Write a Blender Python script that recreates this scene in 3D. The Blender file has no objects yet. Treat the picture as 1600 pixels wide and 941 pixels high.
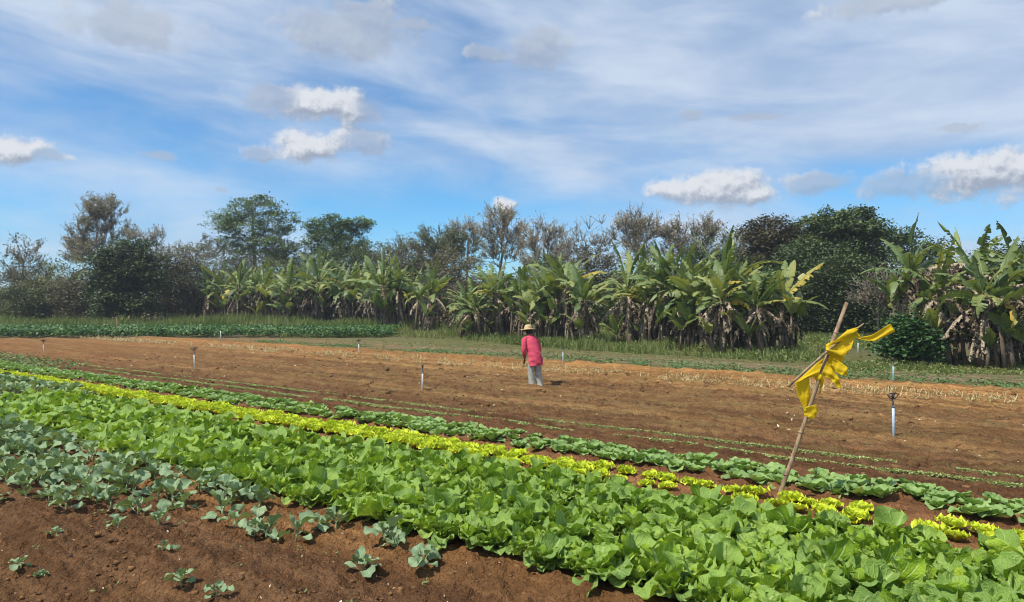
import bpy, math, random
import numpy as np
from mathutils import Vector, Matrix
PI = math.pi
RS = np.random.RandomState
random.seed(7)
scene = bpy.context.scene
COL = scene.collection

# ------------------------------------------------------------------ layout
F_PX, H_CAM, Y_HOR = 1155.6, 2.2, 468.0
def P(px, py):                       # ground point seen at a photo pixel
    Y = F_PX * H_CAM / (py - Y_HOR)
    return ((px - 800) / F_PX * Y, Y)
RD = np.array([-0.7965, 0.6046]); ND = np.array([0.6046, 0.7965])
def uv2xy(u, v):
    return (v * ND[0] + u * RD[0], v * ND[1] + u * RD[1])
def xy2uv(x, y):
    return (x * RD[0] + y * RD[1], x * ND[0] + y * ND[1])

# ------------------------------------------------------------------ numpy noise
_pr = RS(3).rand(256, 256)
def vnoise(x, y):
    x = np.asarray(x, float); y = np.asarray(y, float)
    xi = np.floor(x).astype(int); yi = np.floor(y).astype(int)
    fx = x - xi; fy = y - yi
    fx = fx * fx * (3 - 2 * fx); fy = fy * fy * (3 - 2 * fy)
    a = _pr[xi & 255, yi & 255]; b = _pr[(xi + 1) & 255, yi & 255]
    c = _pr[xi & 255, (yi + 1) & 255]; d = _pr[(xi + 1) & 255, (yi + 1) & 255]
    return (a * (1 - fx) + b * fx) * (1 - fy) + (c * (1 - fx) + d * fx) * fy
def fbm(x, y, o=4):
    s = 0; a = 0.5
    for i in range(o):
        s = s + a * vnoise(x * 2 ** i + 17.3 * i, y * 2 ** i + 9.1 * i); a *= 0.5
    return s
def sstep(a, b, x):
    t = np.clip((x - a) / (b - a), 0, 1); return t * t * (3 - 2 * t)

def ground_h(x, y):                  # beds, furrows and ridges
    x = np.asarray(x, float); y = np.asarray(y, float)
    u, v = xy2uv(x, y)
    vw = v + 0.10 * (fbm(u * 0.35, v * 0.35, 2) - 0.37) * 2
    h = 0.10 * sstep(4.15, 4.7, vw) * (1 - sstep(6.8, 7.2, vw))
    h = h + 0.09 * np.exp(-((vw - 3.1) / 0.45) ** 2) - 0.03 * np.exp(-((vw - 2.1) / 0.35) ** 2)
    h = h + 0.05 * sstep(7.3, 7.5, vw) * (1 - sstep(9.4, 9.7, vw))
    rid = np.sin((vw - 10.2) * 2 * PI / 1.45)
    h = h + 0.035 * np.clip(rid, -0.7, 0.7) * sstep(10.2, 11, vw) * (1 - sstep(20.5, 21.5, vw))
    h = h + 0.10 * np.exp(-((vw - 21.0) / 0.35) ** 2) * (0.6 + fbm(u * .5, v, 2))
    far = sstep(26, 60, y)
    h = h + far * 0.25 * (fbm(x * 0.06, y * 0.06, 2) - 0.37)
    return h

# ------------------------------------------------------------------ mesh collector
class MB:
    def __init__(s): s.V = []; s.Q = []; s.UV = []; s.R = []; s.M = []; s.n = 0
    def add(s, v, q, uv=None, rnd=0.5, mi=0):
        v = np.asarray(v, float).reshape(-1, 3); q = np.asarray(q, int).reshape(-1, 4)
        s.V.append(v); s.Q.append(q + s.n)
        s.UV.append(np.zeros((len(v), 2)) + 0.5 if uv is None else np.asarray(uv, float))
        s.R.append(np.broadcast_to(np.asarray(rnd, float), (len(v),)).copy())
        s.M.append(np.full(len(q), mi, int)); s.n += len(v)
    def merge(s, o, mat=None, rnd=None):
        for v, q, uv, r, m in zip(o.V, o.Q, o.UV, o.R, o.M):
            pass
        v, q, uv, r, m = o.arr()
        if mat is not None:
            v = v @ np.array(mat.to_3x3()).T + np.array(mat.translation)
        s.V.append(v); s.Q.append(q + s.n); s.UV.append(uv)
        s.R.append(r if rnd is None else np.clip(r + rnd, 0, 1)); s.M.append(m); s.n += len(v)
    def arr(s):
        return (np.concatenate(s.V), np.concatenate(s.Q), np.concatenate(s.UV), np.concatenate(s.R), np.concatenate(s.M))
    def mesh(s, name, mats, smooth=True):
        v, q, uv, r, m = s.arr()
        me = bpy.data.meshes.new(name)
        me.vertices.add(len(v)); me.vertices.foreach_set('co', v.astype('f').ravel())
        me.loops.add(q.size); me.loops.foreach_set('vertex_index', q.astype('i').ravel())
        me.polygons.add(len(q)); me.polygons.foreach_set('loop_start', np.arange(0, q.size, 4, dtype='i'))
        try: me.polygons.foreach_set('loop_total', np.full(len(q), 4, 'i'))
        except Exception: pass
        for mt in (mats if isinstance(mats, (list, tuple)) else [mats]): me.materials.append(mt)
        me.polygons.foreach_set('material_index', m.astype('i'))
        me.polygons.foreach_set('use_smooth', np.full(len(q), smooth, bool))
        ul = me.uv_layers.new(name='UVMap'); ul.data.foreach_set('uv', uv[q.ravel()].astype('f').ravel())
        at = me.attributes.new('rnd', 'FLOAT', 'POINT'); at.data.foreach_set('value', r.astype('f'))
        me.update(); me.validate()
        return me
    def obj(s, name, mats, parent=None, smooth=True):
        return link(name, s.mesh(name, mats, smooth), parent)

def link(name, data, parent=None):
    o = bpy.data.objects.new(name, data); COL.objects.link(o)
    if parent is not None: o.parent = parent
    return o
def tag(o, label=None, cat=None, group=None, kind=None):
    if label: o['label'] = label
    if cat: o['category'] = cat
    if group: o['group'] = group
    if kind: o['kind'] = kind
    return o
def copy_tree(o, parent=None):
    c = o.copy(); COL.objects.link(c)
    if parent is not None: c.parent = parent
    for ch in list(o.children): copy_tree(ch, c)
    return c
def delete_tree(o):
    for ch in list(o.children): delete_tree(ch)
    bpy.data.objects.remove(o)

def tube(mb, pts, rad, n=6, rnd=0.5, mi=0, sq=None):
    pts = np.asarray(pts, float); m = len(pts)
    rad = np.broadcast_to(np.asarray(rad, float), (m,))
    t = np.gradient(pts, axis=0); t /= np.linalg.norm(t, axis=1)[:, None] + 1e-9
    ref = np.eye(3)[int(np.argmin(np.abs(t).max(0)))]
    a = np.cross(t, ref); a /= np.linalg.norm(a, axis=1)[:, None] + 1e-9
    b = np.cross(t, a)
    ang = np.arange(n) * 2 * PI / n
    V = pts[:, None, :] + rad[:, None, None] * (np.cos(ang)[None, :, None] * a[:, None, :] + np.sin(ang)[None, :, None] * b[:, None, :])
    idx = np.arange(m * n).reshape(m, n)
    q = np.stack([idx[:-1], np.roll(idx[:-1], -1, 1), np.roll(idx[1:], -1, 1), idx[1:]], -1).reshape(-1, 4)
    V = V.reshape(-1, 3)
    uv = np.stack([np.tile(np.arange(n) / n, m), np.repeat(np.linspace(0, 1, m), n)], 1)
    # caps
    c0 = len(V)
    V = np.concatenate([V, pts[:1] - t[:1] * 1e-3, pts[-1:] + t[-1:] * 1e-3]); uv = np.concatenate([uv, [[.5, 0], [.5, 1]]])
    if n % 2 == 0:
        cq = []
        for k in range(0, n, 2):
            cq.append([c0, (k + 2) % n, k + 1, k]); e = (m - 1) * n
            cq.append([c0 + 1, e + k, e + k + 1, e + (k + 2) % n])
        q = np.concatenate([q, cq])
    mb.add(V, q, uv, rnd, mi)

def rings(mb, rows, n=20, rnd=0.5, mi=0, cap=True):
    """rows: (cx,cy,cz,rx,ry[,tiltx,tilty]) loft of ellipses"""
    V = []
    for r in rows:
        cx, cy, cz, rx, ry = r[:5]; tx, ty = (r[5], r[6]) if len(r) > 5 else (0, 0)
        for k in range(n):
            a = 2 * PI * k / n
            x = rx * math.cos(a); y = ry * math.sin(a)
            V.append((cx + x, cy + y, cz + x * tx + y * ty))
    m = len(rows); idx = np.arange(m * n).reshape(m, n)
    q = np.stack([idx[:-1], np.roll(idx[:-1], -1, 1), np.roll(idx[1:], -1, 1), idx[1:]], -1).reshape(-1, 4).tolist()
    if cap:
        for e, r in ((0, rows[0]), ((m - 1) * n, rows[-1])):
            c = len(V); V.append(tuple(r[:3]))
            for k in range(0, n, 2): q.append([c, e + k, e + k + 1, e + (k + 2) % n])
    mb.add(V, q, None, rnd, mi)

def rotz(v, a):
    c, s = math.cos(a), math.sin(a)
    v = np.asarray(v); return np.stack([v[:, 0] * c - v[:, 1] * s, v[:, 0] * s + v[:, 1] * c, v[:, 2]], 1)

# ------------------------------------------------------------------ materials
class NT:
    def __init__(s, name):
        s.m = bpy.data.materials.new(name); s.m.use_nodes = True; s.t = s.m.node_tree
        s.t.nodes.clear(); s.out = s.t.nodes.new('ShaderNodeOutputMaterial')
    def N(s, typ, ins={}, **kw):
        n = s.t.nodes.new(typ)
        for k, v in kw.items(): setattr(n, k, v)
        for k, v in ins.items():
            if isinstance(v, bpy.types.NodeSocket): s.t.links.new(v, n.inputs[k])
            else: n.inputs[k].default_value = v
        return n
    def math(s, op, a, b=0.0, c=None, clamp=False):
        ins = {0: a, 1: b}
        if c is not None: ins[2] = c
        return s.N('ShaderNodeMath', ins, operation=op, use_clamp=clamp).outputs[0]
    def mix(s, f, a, b, bt='MIX'):
        n = s.t.nodes.new('ShaderNodeMix'); n.data_type = 'RGBA'; n.blend_type = bt; n.clamp_factor = True
        for k, v in ((0, f), (6, a), (7, b)):
            if isinstance(v, bpy.types.NodeSocket): s.t.links.new(v, n.inputs[k])
            else: n.inputs[k].default_value = (v if k == 0 or len(v) == 4 else (*v, 1))
        return n.outputs[2]
    def noise(s, vec, scale, detail=4, rough=.6, out=0):
        ins = {'Scale': scale, 'Detail': detail, 'Roughness': rough}
        if vec is not None: ins['Vector'] = vec
        return s.N('ShaderNodeTexNoise', ins).outputs[out]
    def ss(s, x, a, b, c=0.0, d=1.0):
        return s.N('ShaderNodeMapRange', {0: x, 1: a, 2: b, 3: c, 4: d}, interpolation_type='SMOOTHSTEP').outputs[0]
    def ramp(s, f, stops, interp='LINEAR'):
        n = s.N('ShaderNodeValToRGB', {0: f}); cr = n.color_ramp; cr.interpolation = interp
        while len(cr.elements) < len(stops): cr.elements.new(0.5)
        for e, (p, c) in zip(cr.elements, stops): e.position = p; e.color = (*c, 1)
        return n.outputs[0]
    def bump(s, h, st, dist):
        return s.N('ShaderNodeBump', {'Height': h, 'Strength': st, 'Distance': dist}).outputs[0]
    def pbr(s, col, rough=.6, spec=.4, nrm=None, trans=0.0, tcol=None, metal=0.0, sheen=0.0):
        ins = {'Base Color': col, 'Roughness': rough, 'Specular IOR Level': spec, 'Metallic': metal}
        if nrm is not None: ins['Normal'] = nrm
        p = s.N('ShaderNodeBsdfPrincipled', ins)
        sh = p.outputs[0]
        if trans > 0:
            ti = {'Color': tcol if tcol is not None else col}
            if nrm is not None: ti['Normal'] = nrm
            tr = s.N('ShaderNodeBsdfTranslucent', ti)
            sh = s.N('ShaderNodeMixShader', {0: trans, 1: sh, 2: tr.outputs[0]}).outputs[0]
        s.t.links.new(sh, s.out.inputs[0]); return s.m
def c4(c): return (*c, 1.0)

def leaf_mat(name, cols, rib, trans=.25, rough=.45, veins=9.0, vein_amt=.5, bumpd=.004, back=None, lift=1.5, nscale=60.0, spec=.4, blotch=None):
    """cols: list of 3 colours (dark, mid, light) chosen per leaf; rib: pale midrib colour"""
    g = NT(name)
    r = g.N('ShaderNodeAttribute', attribute_name='rnd').outputs['Fac']
    oi = g.N('ShaderNodeObjectInfo').outputs['Random']
    f = g.math('ADD', g.math('MULTIPLY', r, .7), g.math('MULTIPLY', oi, .3))
    tc = g.N('ShaderNodeTexCoord')
    nz = g.noise(tc.outputs['Object'], nscale * .25, 3)
    f = g.math('ADD', f, g.math('MULTIPLY', g.math('SUBTRACT', nz, .5), .5), clamp=True)
    col = g.ramp(f, [(0.1, cols[0]), (.5, cols[1]), (.92, cols[2])])
    if blotch is not None:
        col = g.mix(g.ss(r, .955, .985), col, c4(blotch))
    sp = g.N('ShaderNodeSeparateXYZ', {0: tc.outputs['UV']})
    au = g.math('ABSOLUTE', g.math('SUBTRACT', sp.outputs[0], .5))
    h = None
    if rib is not None:
        mid = g.ss(au, .018, .07, 1, 0)
        ph = g.math('SUBTRACT', g.math('MULTIPLY', sp.outputs[1], veins), g.math('MULTIPLY', au, veins * .9))
        tri = g.math('ABSOLUTE', g.math('SUBTRACT', g.math('FRACT', ph), .5))
        lat = g.ss(tri, .04, .15, 1, 0)
        lat = g.math('MULTIPLY', lat, g.ss(au, .30, .48, 1, 0))
        vv = g.math('MAXIMUM', mid, g.math('MULTIPLY', lat, vein_amt))
        col = g.mix(g.math('MULTIPLY', vv, .8), col, c4(rib))
        h = g.math('MULTIPLY', vv, -1.0)
    n2 = g.noise(tc.outputs['Object'], nscale, 3)
    h = g.math('ADD', h, g.math('MULTIPLY', n2, lift)) if h is not None else n2
    nrm = g.bump(h, .7, bumpd)
    if back is not None:
        geo = g.N('ShaderNodeNewGeometry')
        col = g.mix(geo.outputs['Backfacing'], col, g.mix(.55, col, c4(back)))
    tcol = g.mix(1.0, col, c4((1.0, 1.0, .45)), 'MULTIPLY')
    return g.pbr(col, rough, spec, nrm, trans, tcol)

def simple_mat(name, c1, c2, scale=8, rough=.8, bumpd=.01, spec=.25, stretch=(1, 1, 1), trans=0):
    g = NT(name)
    tc = g.N('ShaderNodeTexCoord')
    mp = g.N('ShaderNodeMapping', {'Vector': tc.outputs['Object'], 'Scale': stretch})
    n = g.noise(mp.outputs[0], scale, 5, .65)
    r = g.N('ShaderNodeAttribute', attribute_name='rnd').outputs['Fac']
    f = g.math('ADD', g.ss(n, .3, .7), g.math('MULTIPLY', g.math('SUBTRACT', r, .5), .9), clamp=True)
    col = g.mix(f, c4(c1), c4(c2))
    return g.pbr(col, rough, spec, g.bump(n, .6, bumpd), trans)

M = {}
M['mustard'] = leaf_mat('mustard_leaf', [(0.115, 0.215, 0.013), (0.310, 0.466, 0.032), (0.511, 0.645, 0.074)], (.56, .68, .28), .26, .5, 6, .7, .012, back=(.26, .40, .12), spec=.22)
M['kale'] = leaf_mat('kale_leaf', [(0.133, 0.195, 0.072), (0.219, 0.300, 0.119), (0.337, 0.430, 0.196)], (.40, .50, .32), .2, .6, 6, .5, .003, back=(.25, .36, .22), spec=.2)
M['stem'] = simple_mat('pale_green_stem', (.22, .30, .14), (.36, .42, .22), 20, .5, .002)
M['lettuce'] = leaf_mat('lettuce_leaf', [(0.378, 0.483, 0.017), (0.609, 0.714, 0.032), (0.756, 0.819, 0.074)], (.66, .76, .25), .32, .5, 7, .3, .003, spec=.2)
M['cabbage'] = leaf_mat('cabbage_leaf', [(0.116, 0.221, 0.032), (0.263, 0.410, 0.079), (0.420, 0.557, 0.158)], (.40, .52, .25), .22, .55, 7, .6, .004, back=(.22, .34, .14), spec=.22)
M['banana'] = leaf_mat('banana_leaf', [(0.050, 0.097, 0.028), (0.167, 0.224, 0.048), (0.422, 0.419, 0.113)], (.45, .50, .24), .32, .42, 40, .25, .01, back=(.2, .3, .13), nscale=12, spec=.4, blotch=(.62, .45, .05))
M['deadleaf'] = simple_mat('dead_banana_leaf', (.055, .035, .024), (.50, .40, .28), 7, .85, .02, stretch=(1, 1, .35), trans=.12)
M['pstem'] = simple_mat('banana_trunk', (.07, .05, .035), (.26, .19, .13), 6, .75, .02, stretch=(2, 2, .3))
M['bark'] = simple_mat('bark_grey', (.10, .08, .065), (.26, .22, .18), 5, .9, .02, stretch=(2, 2, .4))
M['bark_dark'] = simple_mat('bark_dark', (.045, .035, .028), (.12, .095, .075), 5, .9, .02, stretch=(2, 2, .4))
M['tree_dark'] = leaf_mat('dark_foliage', [(0.031, 0.052, 0.020), (0.072, 0.111, 0.037), (0.144, 0.194, 0.065)], None, .2, .55, nscale=2)
M['tree_mid'] = leaf_mat('mid_foliage', [(0.040, 0.079, 0.025), (0.093, 0.159, 0.044), (0.180, 0.265, 0.076)], None, .22, .5, nscale=2)
M['tree_olive'] = leaf_mat('olive_foliage', [(0.067, 0.083, 0.030), (0.150, 0.173, 0.065), (0.270, 0.286, 0.115)], None, .22, .55, nscale=2)
M['tree_grey'] = leaf_mat('greyish_foliage', [(0.144, 0.132, 0.084), (0.288, 0.258, 0.174), (0.456, 0.396, 0.288)], None, .22, .6, nscale=2)
M['tree_brown'] = leaf_mat('brown_dry_foliage', [(0.055, 0.052, 0.031), (0.129, 0.116, 0.069), (0.233, 0.209, 0.125)], None, .2, .7, nscale=2)
M['tree_rust'] = leaf_mat('rusty_green_foliage', [(0.049, 0.048, 0.025), (0.105, 0.092, 0.048), (0.196, 0.154, 0.077)], None, .2, .6, nscale=2)
M['shrub_green'] = leaf_mat('shrub_leaf', [(.025, .065, .022), (.055, .125, .04), (.11, .20, .07)], None, .2, .4, nscale=4)
M['grass'] = leaf_mat('grass_blade', [(.085, .13, .03), (.15, .205, .05), (.30, .30, .12)], None, .3, .6, nscale=3)
M['weed'] = leaf_mat('weed_leaf', [(.05, .11, .03), (.10, .19, .05), (.20, .27, .10)], None, .25, .6, nscale=3)
M['seedling'] = leaf_mat('seedling_leaf', [(.22, .30, .08), (.34, .44, .14), (.50, .55, .26)], None, .25, .6, nscale=3)
M['straw'] = simple_mat('dry_straw', (.30, .235, .09), (.62, .53, .30), 8, .8, .002, trans=.2)
M['crop'] = leaf_mat('bean_leaf', [(.025, .07, .02), (.06, .145, .035), (.13, .23, .07)], None, .25, .5, nscale=3)
M['clod'] = simple_mat('soil_clod', (.09, .045, .018), (.22, .115, .042), 12, .95, .01)
M['flake'] = simple_mat('pale_flake', (.36, .28, .15), (.72, .64, .46), 10, .8, .001)
M['wood'] = simple_mat('weathered_pole', (.16, .10, .06), (.40, .28, .17), 9, .7, .004, stretch=(3, 3, .5))
M['shirt'] = simple_mat('pink_cloth', (.46, .045, .085), (.62, .085, .14), 14, .85, .012)
M['trousers'] = simple_mat('grey_cloth', (.27, .26, .22), (.46, .45, .39), 10, .9, .012)
M['hat'] = simple_mat('straw_hat', (.42, .30, .15), (.66, .52, .30), 40, .8, .003)
M['band'] = simple_mat('dark_hat_band', (.12, .03, .025), (.2, .05, .04), 30, .8, .002)
M['skin'] = simple_mat('skin', (.16, .08, .05), (.22, .115, .075), 12, .55, .001)
M['hair'] = simple_mat('dark_hair', (.01, .008, .007), (.03, .022, .018), 60, .6, .002)
M['boot'] = simple_mat('boot', (.03, .025, .02), (.09, .065, .045), 12, .7, .003)
M['white_pipe'] = simple_mat('white_pipe', (.55, .55, .50), (.80, .80, .76), 9, .4, .001)
M['blue_pipe'] = simple_mat('blue_pipe', (.22, .40, .46), (.38, .58, .62), 9, .4, .001)
M['pale_blue_pipe'] = simple_mat('pale_blue_pipe', (.36, .47, .56), (.55, .66, .74), 9, .4, .001)
M['black'] = simple_mat('black_plastic', (.02, .02, .022), (.07, .07, .075), 9, .5, .001)
M['brass'] = simple_mat('grey_metal', (.12, .12, .12), (.25, .25, .25), 9, .45, .001)
g = NT('yellow_tape')
tc = g.N('ShaderNodeTexCoord')
nz = g.noise(tc.outputs['Object'], 14, 3)
ycol = g.mix(nz, c4((.92, .64, .004)), c4((1.0, .80, .03)))
M['tape'] = g.pbr(ycol, .45, .35, g.bump(g.noise(tc.outputs['Object'], 30, 5, .7), .8, .015), .48, ycol)

# soil
def ground_mat():
    g = NT('ground_soil')
    pos = g.N('ShaderNodeTexCoord').outputs['Object']
    u = g.N('ShaderNodeVectorMath', {0: pos, 1: (RD[0], RD[1], 0)}, operation='DOT_PRODUCT').outputs['Value']
    v0 = g.N('ShaderNodeVectorMath', {0: pos, 1: (ND[0], ND[1], 0)}, operation='DOT_PRODUCT').outputs['Value']
    sp = g.N('ShaderNodeSeparateXYZ', {0: pos})
    Y = sp.outputs[1]
    uvv = g.N('ShaderNodeCombineXYZ', {0: u, 1: v0, 2: 0.0}).outputs[0]
    wob = g.noise(uvv, .35, 3)
    v = g.math('ADD', v0, g.math('MULTIPLY', g.math('SUBTRACT', wob, .5), 1.1))
    S = 40.0
    stops = [(0, (0.154, 0.081, 0.035)), (3.9, (0.160, 0.082, 0.037)), (4.5, (0.257, 0.132, 0.051)), (6.8, (0.257, 0.127, 0.051)),
             (8.2, (0.257, 0.122, 0.051)), (9.5, (0.160, 0.076, 0.033)), (10.7, (0.128, 0.061, 0.027)), (11.6, (0.160, 0.081, 0.035)), (12.8, (0.232, 0.129, 0.052)),
             (13.8, (0.154, 0.081, 0.034)), (15.2, (0.247, 0.139, 0.055)), (16.2, (0.170, 0.087, 0.037)), (17.4, (0.278, 0.151, 0.058)), (19.2, (0.330, 0.176, 0.063)), (20.8, (0.350, 0.180, 0.063)),
             (21.6, (0.245, 0.159, 0.070)), (22.4, (0.157, 0.144, 0.070)), (24.0, (0.225, 0.175, 0.104)), (26.0, (0.167, 0.154, 0.064)), (30, (0.137, 0.144, 0.052)), (40, (0.167, 0.134, 0.070))]
    col = g.ramp(g.math('DIVIDE', v, S), [(a / S, c) for a, c in stops])
    mp = g.N('ShaderNodeMapping', {'Vector': uvv, 'Scale': (.16, 3.4, 1)}).outputs[0]
    st = g.noise(mp, 1.0, 6, .65)
    fieldm = g.math('MULTIPLY', g.ss(v0, 9.5, 11), g.ss(v0, 28, 22))
    col = g.mix(g.math('MULTIPLY', g.ss(st, .42, .58), .8), col, g.mix(1.0, col, c4((.54, .49, .45)), 'MULTIPLY'))
    st2 = g.noise(g.N('ShaderNodeMapping', {'Vector': uvv, 'Scale': (.07, 7.5, 1)}).outputs[0], 1.0, 3, .6)
    sv = g.math('ADD', 1.0, g.math('MULTIPLY', fieldm, g.ss(st2, .35, .65, -.20, .24)))
    col = g.mix(1.0, col, g.N('ShaderNodeCombineXYZ', {0: sv, 1: sv, 2: sv}).outputs[0], 'MULTIPLY')
    # redder towards the far left end of the field
    red = g.math('MULTIPLY', g.ss(u, 14, 40), fieldm)
    col = g.mix(g.math('MULTIPLY', red, .6), col, c4((.24, .105, .038)))
    # olive cast of sprouting weeds, patchy
    wn = g.noise(g.N('ShaderNodeMapping', {'Vector': uvv, 'Scale': (.5, 1.6, 1)}).outputs[0], 1.3, 6, .7)
    wm = g.math('MULTIPLY', g.math('MULTIPLY', g.ss(wn, .45, .62), fieldm), .38)
    col = g.mix(wm, col, c4((.235, .17, .062)))
    # far ground behind the crops : grass and litter
    col = g.mix(g.ss(Y, 40, 44), col, g.mix(g.noise(pos, .25, 5), c4((.10, .12, .05)), c4((.20, .13, .075))))
    n1 = g.noise(pos, 3.0, 8, .72); n2 = g.noise(pos, 38.0, 6, .7)
    f = g.math('ADD', g.math('MULTIPLY', n1, .6), g.math('MULTIPLY', n2, .5))
    k = g.ss(f, .34, .74, .72, 1.62)
    kk = g.N('ShaderNodeCombineXYZ', {0: k, 1: k, 2: k}).outputs[0]
    col = g.mix(1.0, col, kk, 'MULTIPLY')
    # pale crumbs
    vo = g.N('ShaderNodeTexVoronoi', {'Vector': pos, 'Scale': 26.0})
    cr = g.math('MULTIPLY', g.ss(vo.outputs['Distance'], .10, .16, 1, 0), g.ss(g.noise(pos, 2.2, 3), .55, .66))
    col = g.mix(g.math('MULTIPLY', cr, .6), col, c4((.42, .29, .16)))
    dpos = g.N('ShaderNodeVectorMath', {0: pos, 1: g.N('ShaderNodeVectorMath', {0: g.N('ShaderNodeTexNoise', {'Vector': pos, 'Scale': 20.0, 'Detail': 3.0}).outputs['Color'], 1: (.05, .05, .05)}, operation='MULTIPLY').outputs[0]}, operation='ADD').outputs[0]
    va = g.N('ShaderNodeTexVoronoi', {'Vector': dpos, 'Scale': 22.0}); vb = g.N('ShaderNodeTexVoronoi', {'Vector': dpos, 'Scale': 60.0})
    cell = g.N('ShaderNodeSeparateXYZ', {0: vb.outputs['Color']}).outputs[0]; cv = g.math('ADD', .87, g.math('MULTIPLY', cell, .26))
    col = g.mix(1.0, col, g.N('ShaderNodeCombineXYZ', {0: cv, 1: cv, 2: cv}).outputs[0], 'MULTIPLY')
    h = g.math('ADD', g.math('MULTIPLY', g.noise(pos, 14, 6, .7), 1.0), g.math('MULTIPLY', g.noise(pos, 70, 5, .75), .35))
    h = g.math('SUBTRACT', h, g.math('ADD', g.math('MULTIPLY', va.outputs['Distance'], .7), g.math('MULTIPLY', vb.outputs['Distance'], .35)))
    return g.pbr(col, .95, .12, g.bump(h, 1.0, .05))
M['soil'] = ground_mat()

# ------------------------------------------------------------------ ground sheet
def build_ground():
    a_f = np.radians(np.arange(-43, 43.01, .14)); a_c = np.radians(np.arange(43 + 4, 317, 4.0))
    ang = np.concatenate([a_f, a_c])
    rr = [0.4]
    while rr[-1] < 3.2: rr.append(rr[-1] * 1.12)
    while rr[-1] < 75: rr.append(rr[-1] * 1.0055)
    while rr[-1] < 1000: rr.append(rr[-1] * 1.25)
    rr = np.array(rr)
    A, R = np.meshgrid(ang, rr)
    X = np.sin(A) * R; Y = np.cos(A) * R
    Z = ground_h(X, Y)
    u, v = xy2uv(X, Y)
    fade = 1 - sstep(30, 60, R)
    clod = np.maximum(fbm(X * 9, Y * 9, 4) - .40, 0) * .16 + (fbm(X * 2.2, Y * 2.2, 3) - .4) * .10
    clod += np.maximum(vnoise(X * 26, Y * 26) - .62, 0) * .07
    inbed = sstep(4.5, 4.8, v) * (1 - sstep(7.6, 7.9, v))
    Z = Z + clod * fade * (1 - .6 * inbed) * np.where(v > 21, .5, 1.0)
    # walking furrow marks across the worked field, along the rows
    Z = Z + fade * sstep(10.4, 11, v) * (1 - sstep(20, 21, v)) * (fbm(u * .5, v * 5.5, 3) - .42) * .11
    n = len(ang); m = len(rr)
    mb = MB()
    idx = np.arange(m * n).reshape(m, n)
    q = np.stack([idx[:-1], idx[1:], np.roll(idx[1:], -1, 1), np.roll(idx[:-1], -1, 1)], -1).reshape(-1, 4)
    V = np.stack([X, Y, Z], -1).reshape(-1, 3)
    mb.add(V, q)
    # close the hub
    c = len(V); hub = []
    n2 = n - (n % 2)
    for k in range(0, n2, 2): hub.append([c, k, k + 1, (k + 2) % n])
    mb.V[0] = np.concatenate([V, [[0, 0, 0]]]); mb.UV[0] = np.zeros((c + 1, 2)); mb.R[0] = np.full(c + 1, .5)
    mb.Q[0] = np.concatenate([q, hub]); mb.M[0] = np.zeros(len(q) + len(hub), int)
    o = mb.obj('ground', M['soil']); tag(o, 'ploughed red brown soil field', None, None, 'structure'); return o
build_ground()
def gz(x, y): return float(ground_h(x, y))

# ------------------------------------------------------------------ leaf blades
def blade(mb, L, W, nt, nx, prof, a0, bend, az, rs, cup=.15, wave=.06, wn=4, stalk=0.0, pucker=.0, twist=0.0, rnd=.5, base=(0, 0, 0), lobe=0.0, fold=0.0):
    t = np.linspace(0, 1, nt); t = .45 * t + .55 * np.sin(t * PI / 2)          # denser towards the rounded tip
    th = a0 - bend * (t ** 1.3)
    ds = L * np.diff(t)
    cx = np.concatenate([[0], np.cumsum(np.cos((th[1:] + th[:-1]) / 2) * ds)])
    cz = np.concatenate([[0], np.cumsum(np.sin((th[1:] + th[:-1]) / 2) * ds)])
    tb = np.clip((t - stalk) / (1 - stalk), 0, 1)
    w = np.where(t < stalk, .07, prof(tb)) * W * .5
    w = np.maximum(w, .012 * W + .0)
    s = np.linspace(-1, 1, nx)
    S, T = np.meshgrid(s, t)
    Wd = w[:, None] * np.ones_like(S)
    ph = rs.rand(2) * 6.28
    if lobe:
        lo = 1 + lobe * (np.sin(T * wn * 4.1 + ph[0] + S * 1.3) * .6 + np.sin(T * 30 + ph[1]) * .45 * (nt > 12)) * np.abs(S)
        Wd = Wd * lo
    lat = S * Wd
    nz = cup * np.abs(S) ** 1.6 * Wd * 2 + fold * np.abs(np.sin(T * 13 - np.abs(S) * 6 + ph[0])) * np.abs(S) ** .7 * W * .075 * np.minimum(1, Wd / (.25 * W))
    nz = nz + wave * np.sin(T * wn * 2 * PI + np.where(S > 0, ph[0], ph[1])) * S ** 2 * W * np.minimum(1, Wd / (.25 * W))
    if pucker: nz = nz + pucker * W * (fbm(S * 2.2 + ph[0] * 9, T * 5 + ph[1] * 9, 2) - .37) * np.minimum(1, Wd / (.2 * W))
    nxn = -np.sin(th)[:, None]; nzn = np.cos(th)[:, None]
    tw = twist * T
    y = lat * np.cos(tw) - nz * np.sin(tw); n_ = nz * np.cos(tw) + lat * np.sin(tw)
    x = cx[:, None] + nxn * n_; z = cz[:, None] + nzn * n_
    V = np.stack([x, y, z], -1).reshape(-1, 3)
    V = rotz(V, az) + np.array(base)
    idx = np.arange(nt * nx).reshape(nt, nx)
    q = np.stack([idx[:-1, :-1], idx[:-1, 1:], idx[1:, 1:], idx[1:, :-1]], -1).reshape(-1, 4)
    uv = np.stack([(S * .5 + .5).ravel(), T.ravel()], 1)
    mb.add(V, q, uv, rnd)
p_obov = lambda t: np.clip((.22 + .86 * sstep(.0, .62, t)) * np.sqrt(np.clip(1 - np.clip((t - .52) / .49, 0, 1) ** 2.6, 0, 1)), .02, 2)
p_round = lambda t: np.clip(np.sin(PI * np.clip(t * .96 + .03, 0, 1)) ** .6, .02, 2)
p_kale = lambda t: np.clip(np.sqrt(sstep(-.02, .45, t)) * np.sqrt(np.clip(1 - np.clip((t - .4) / .61, 0, 1) ** 2.3, 0, 1)), .02, 2)

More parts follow.
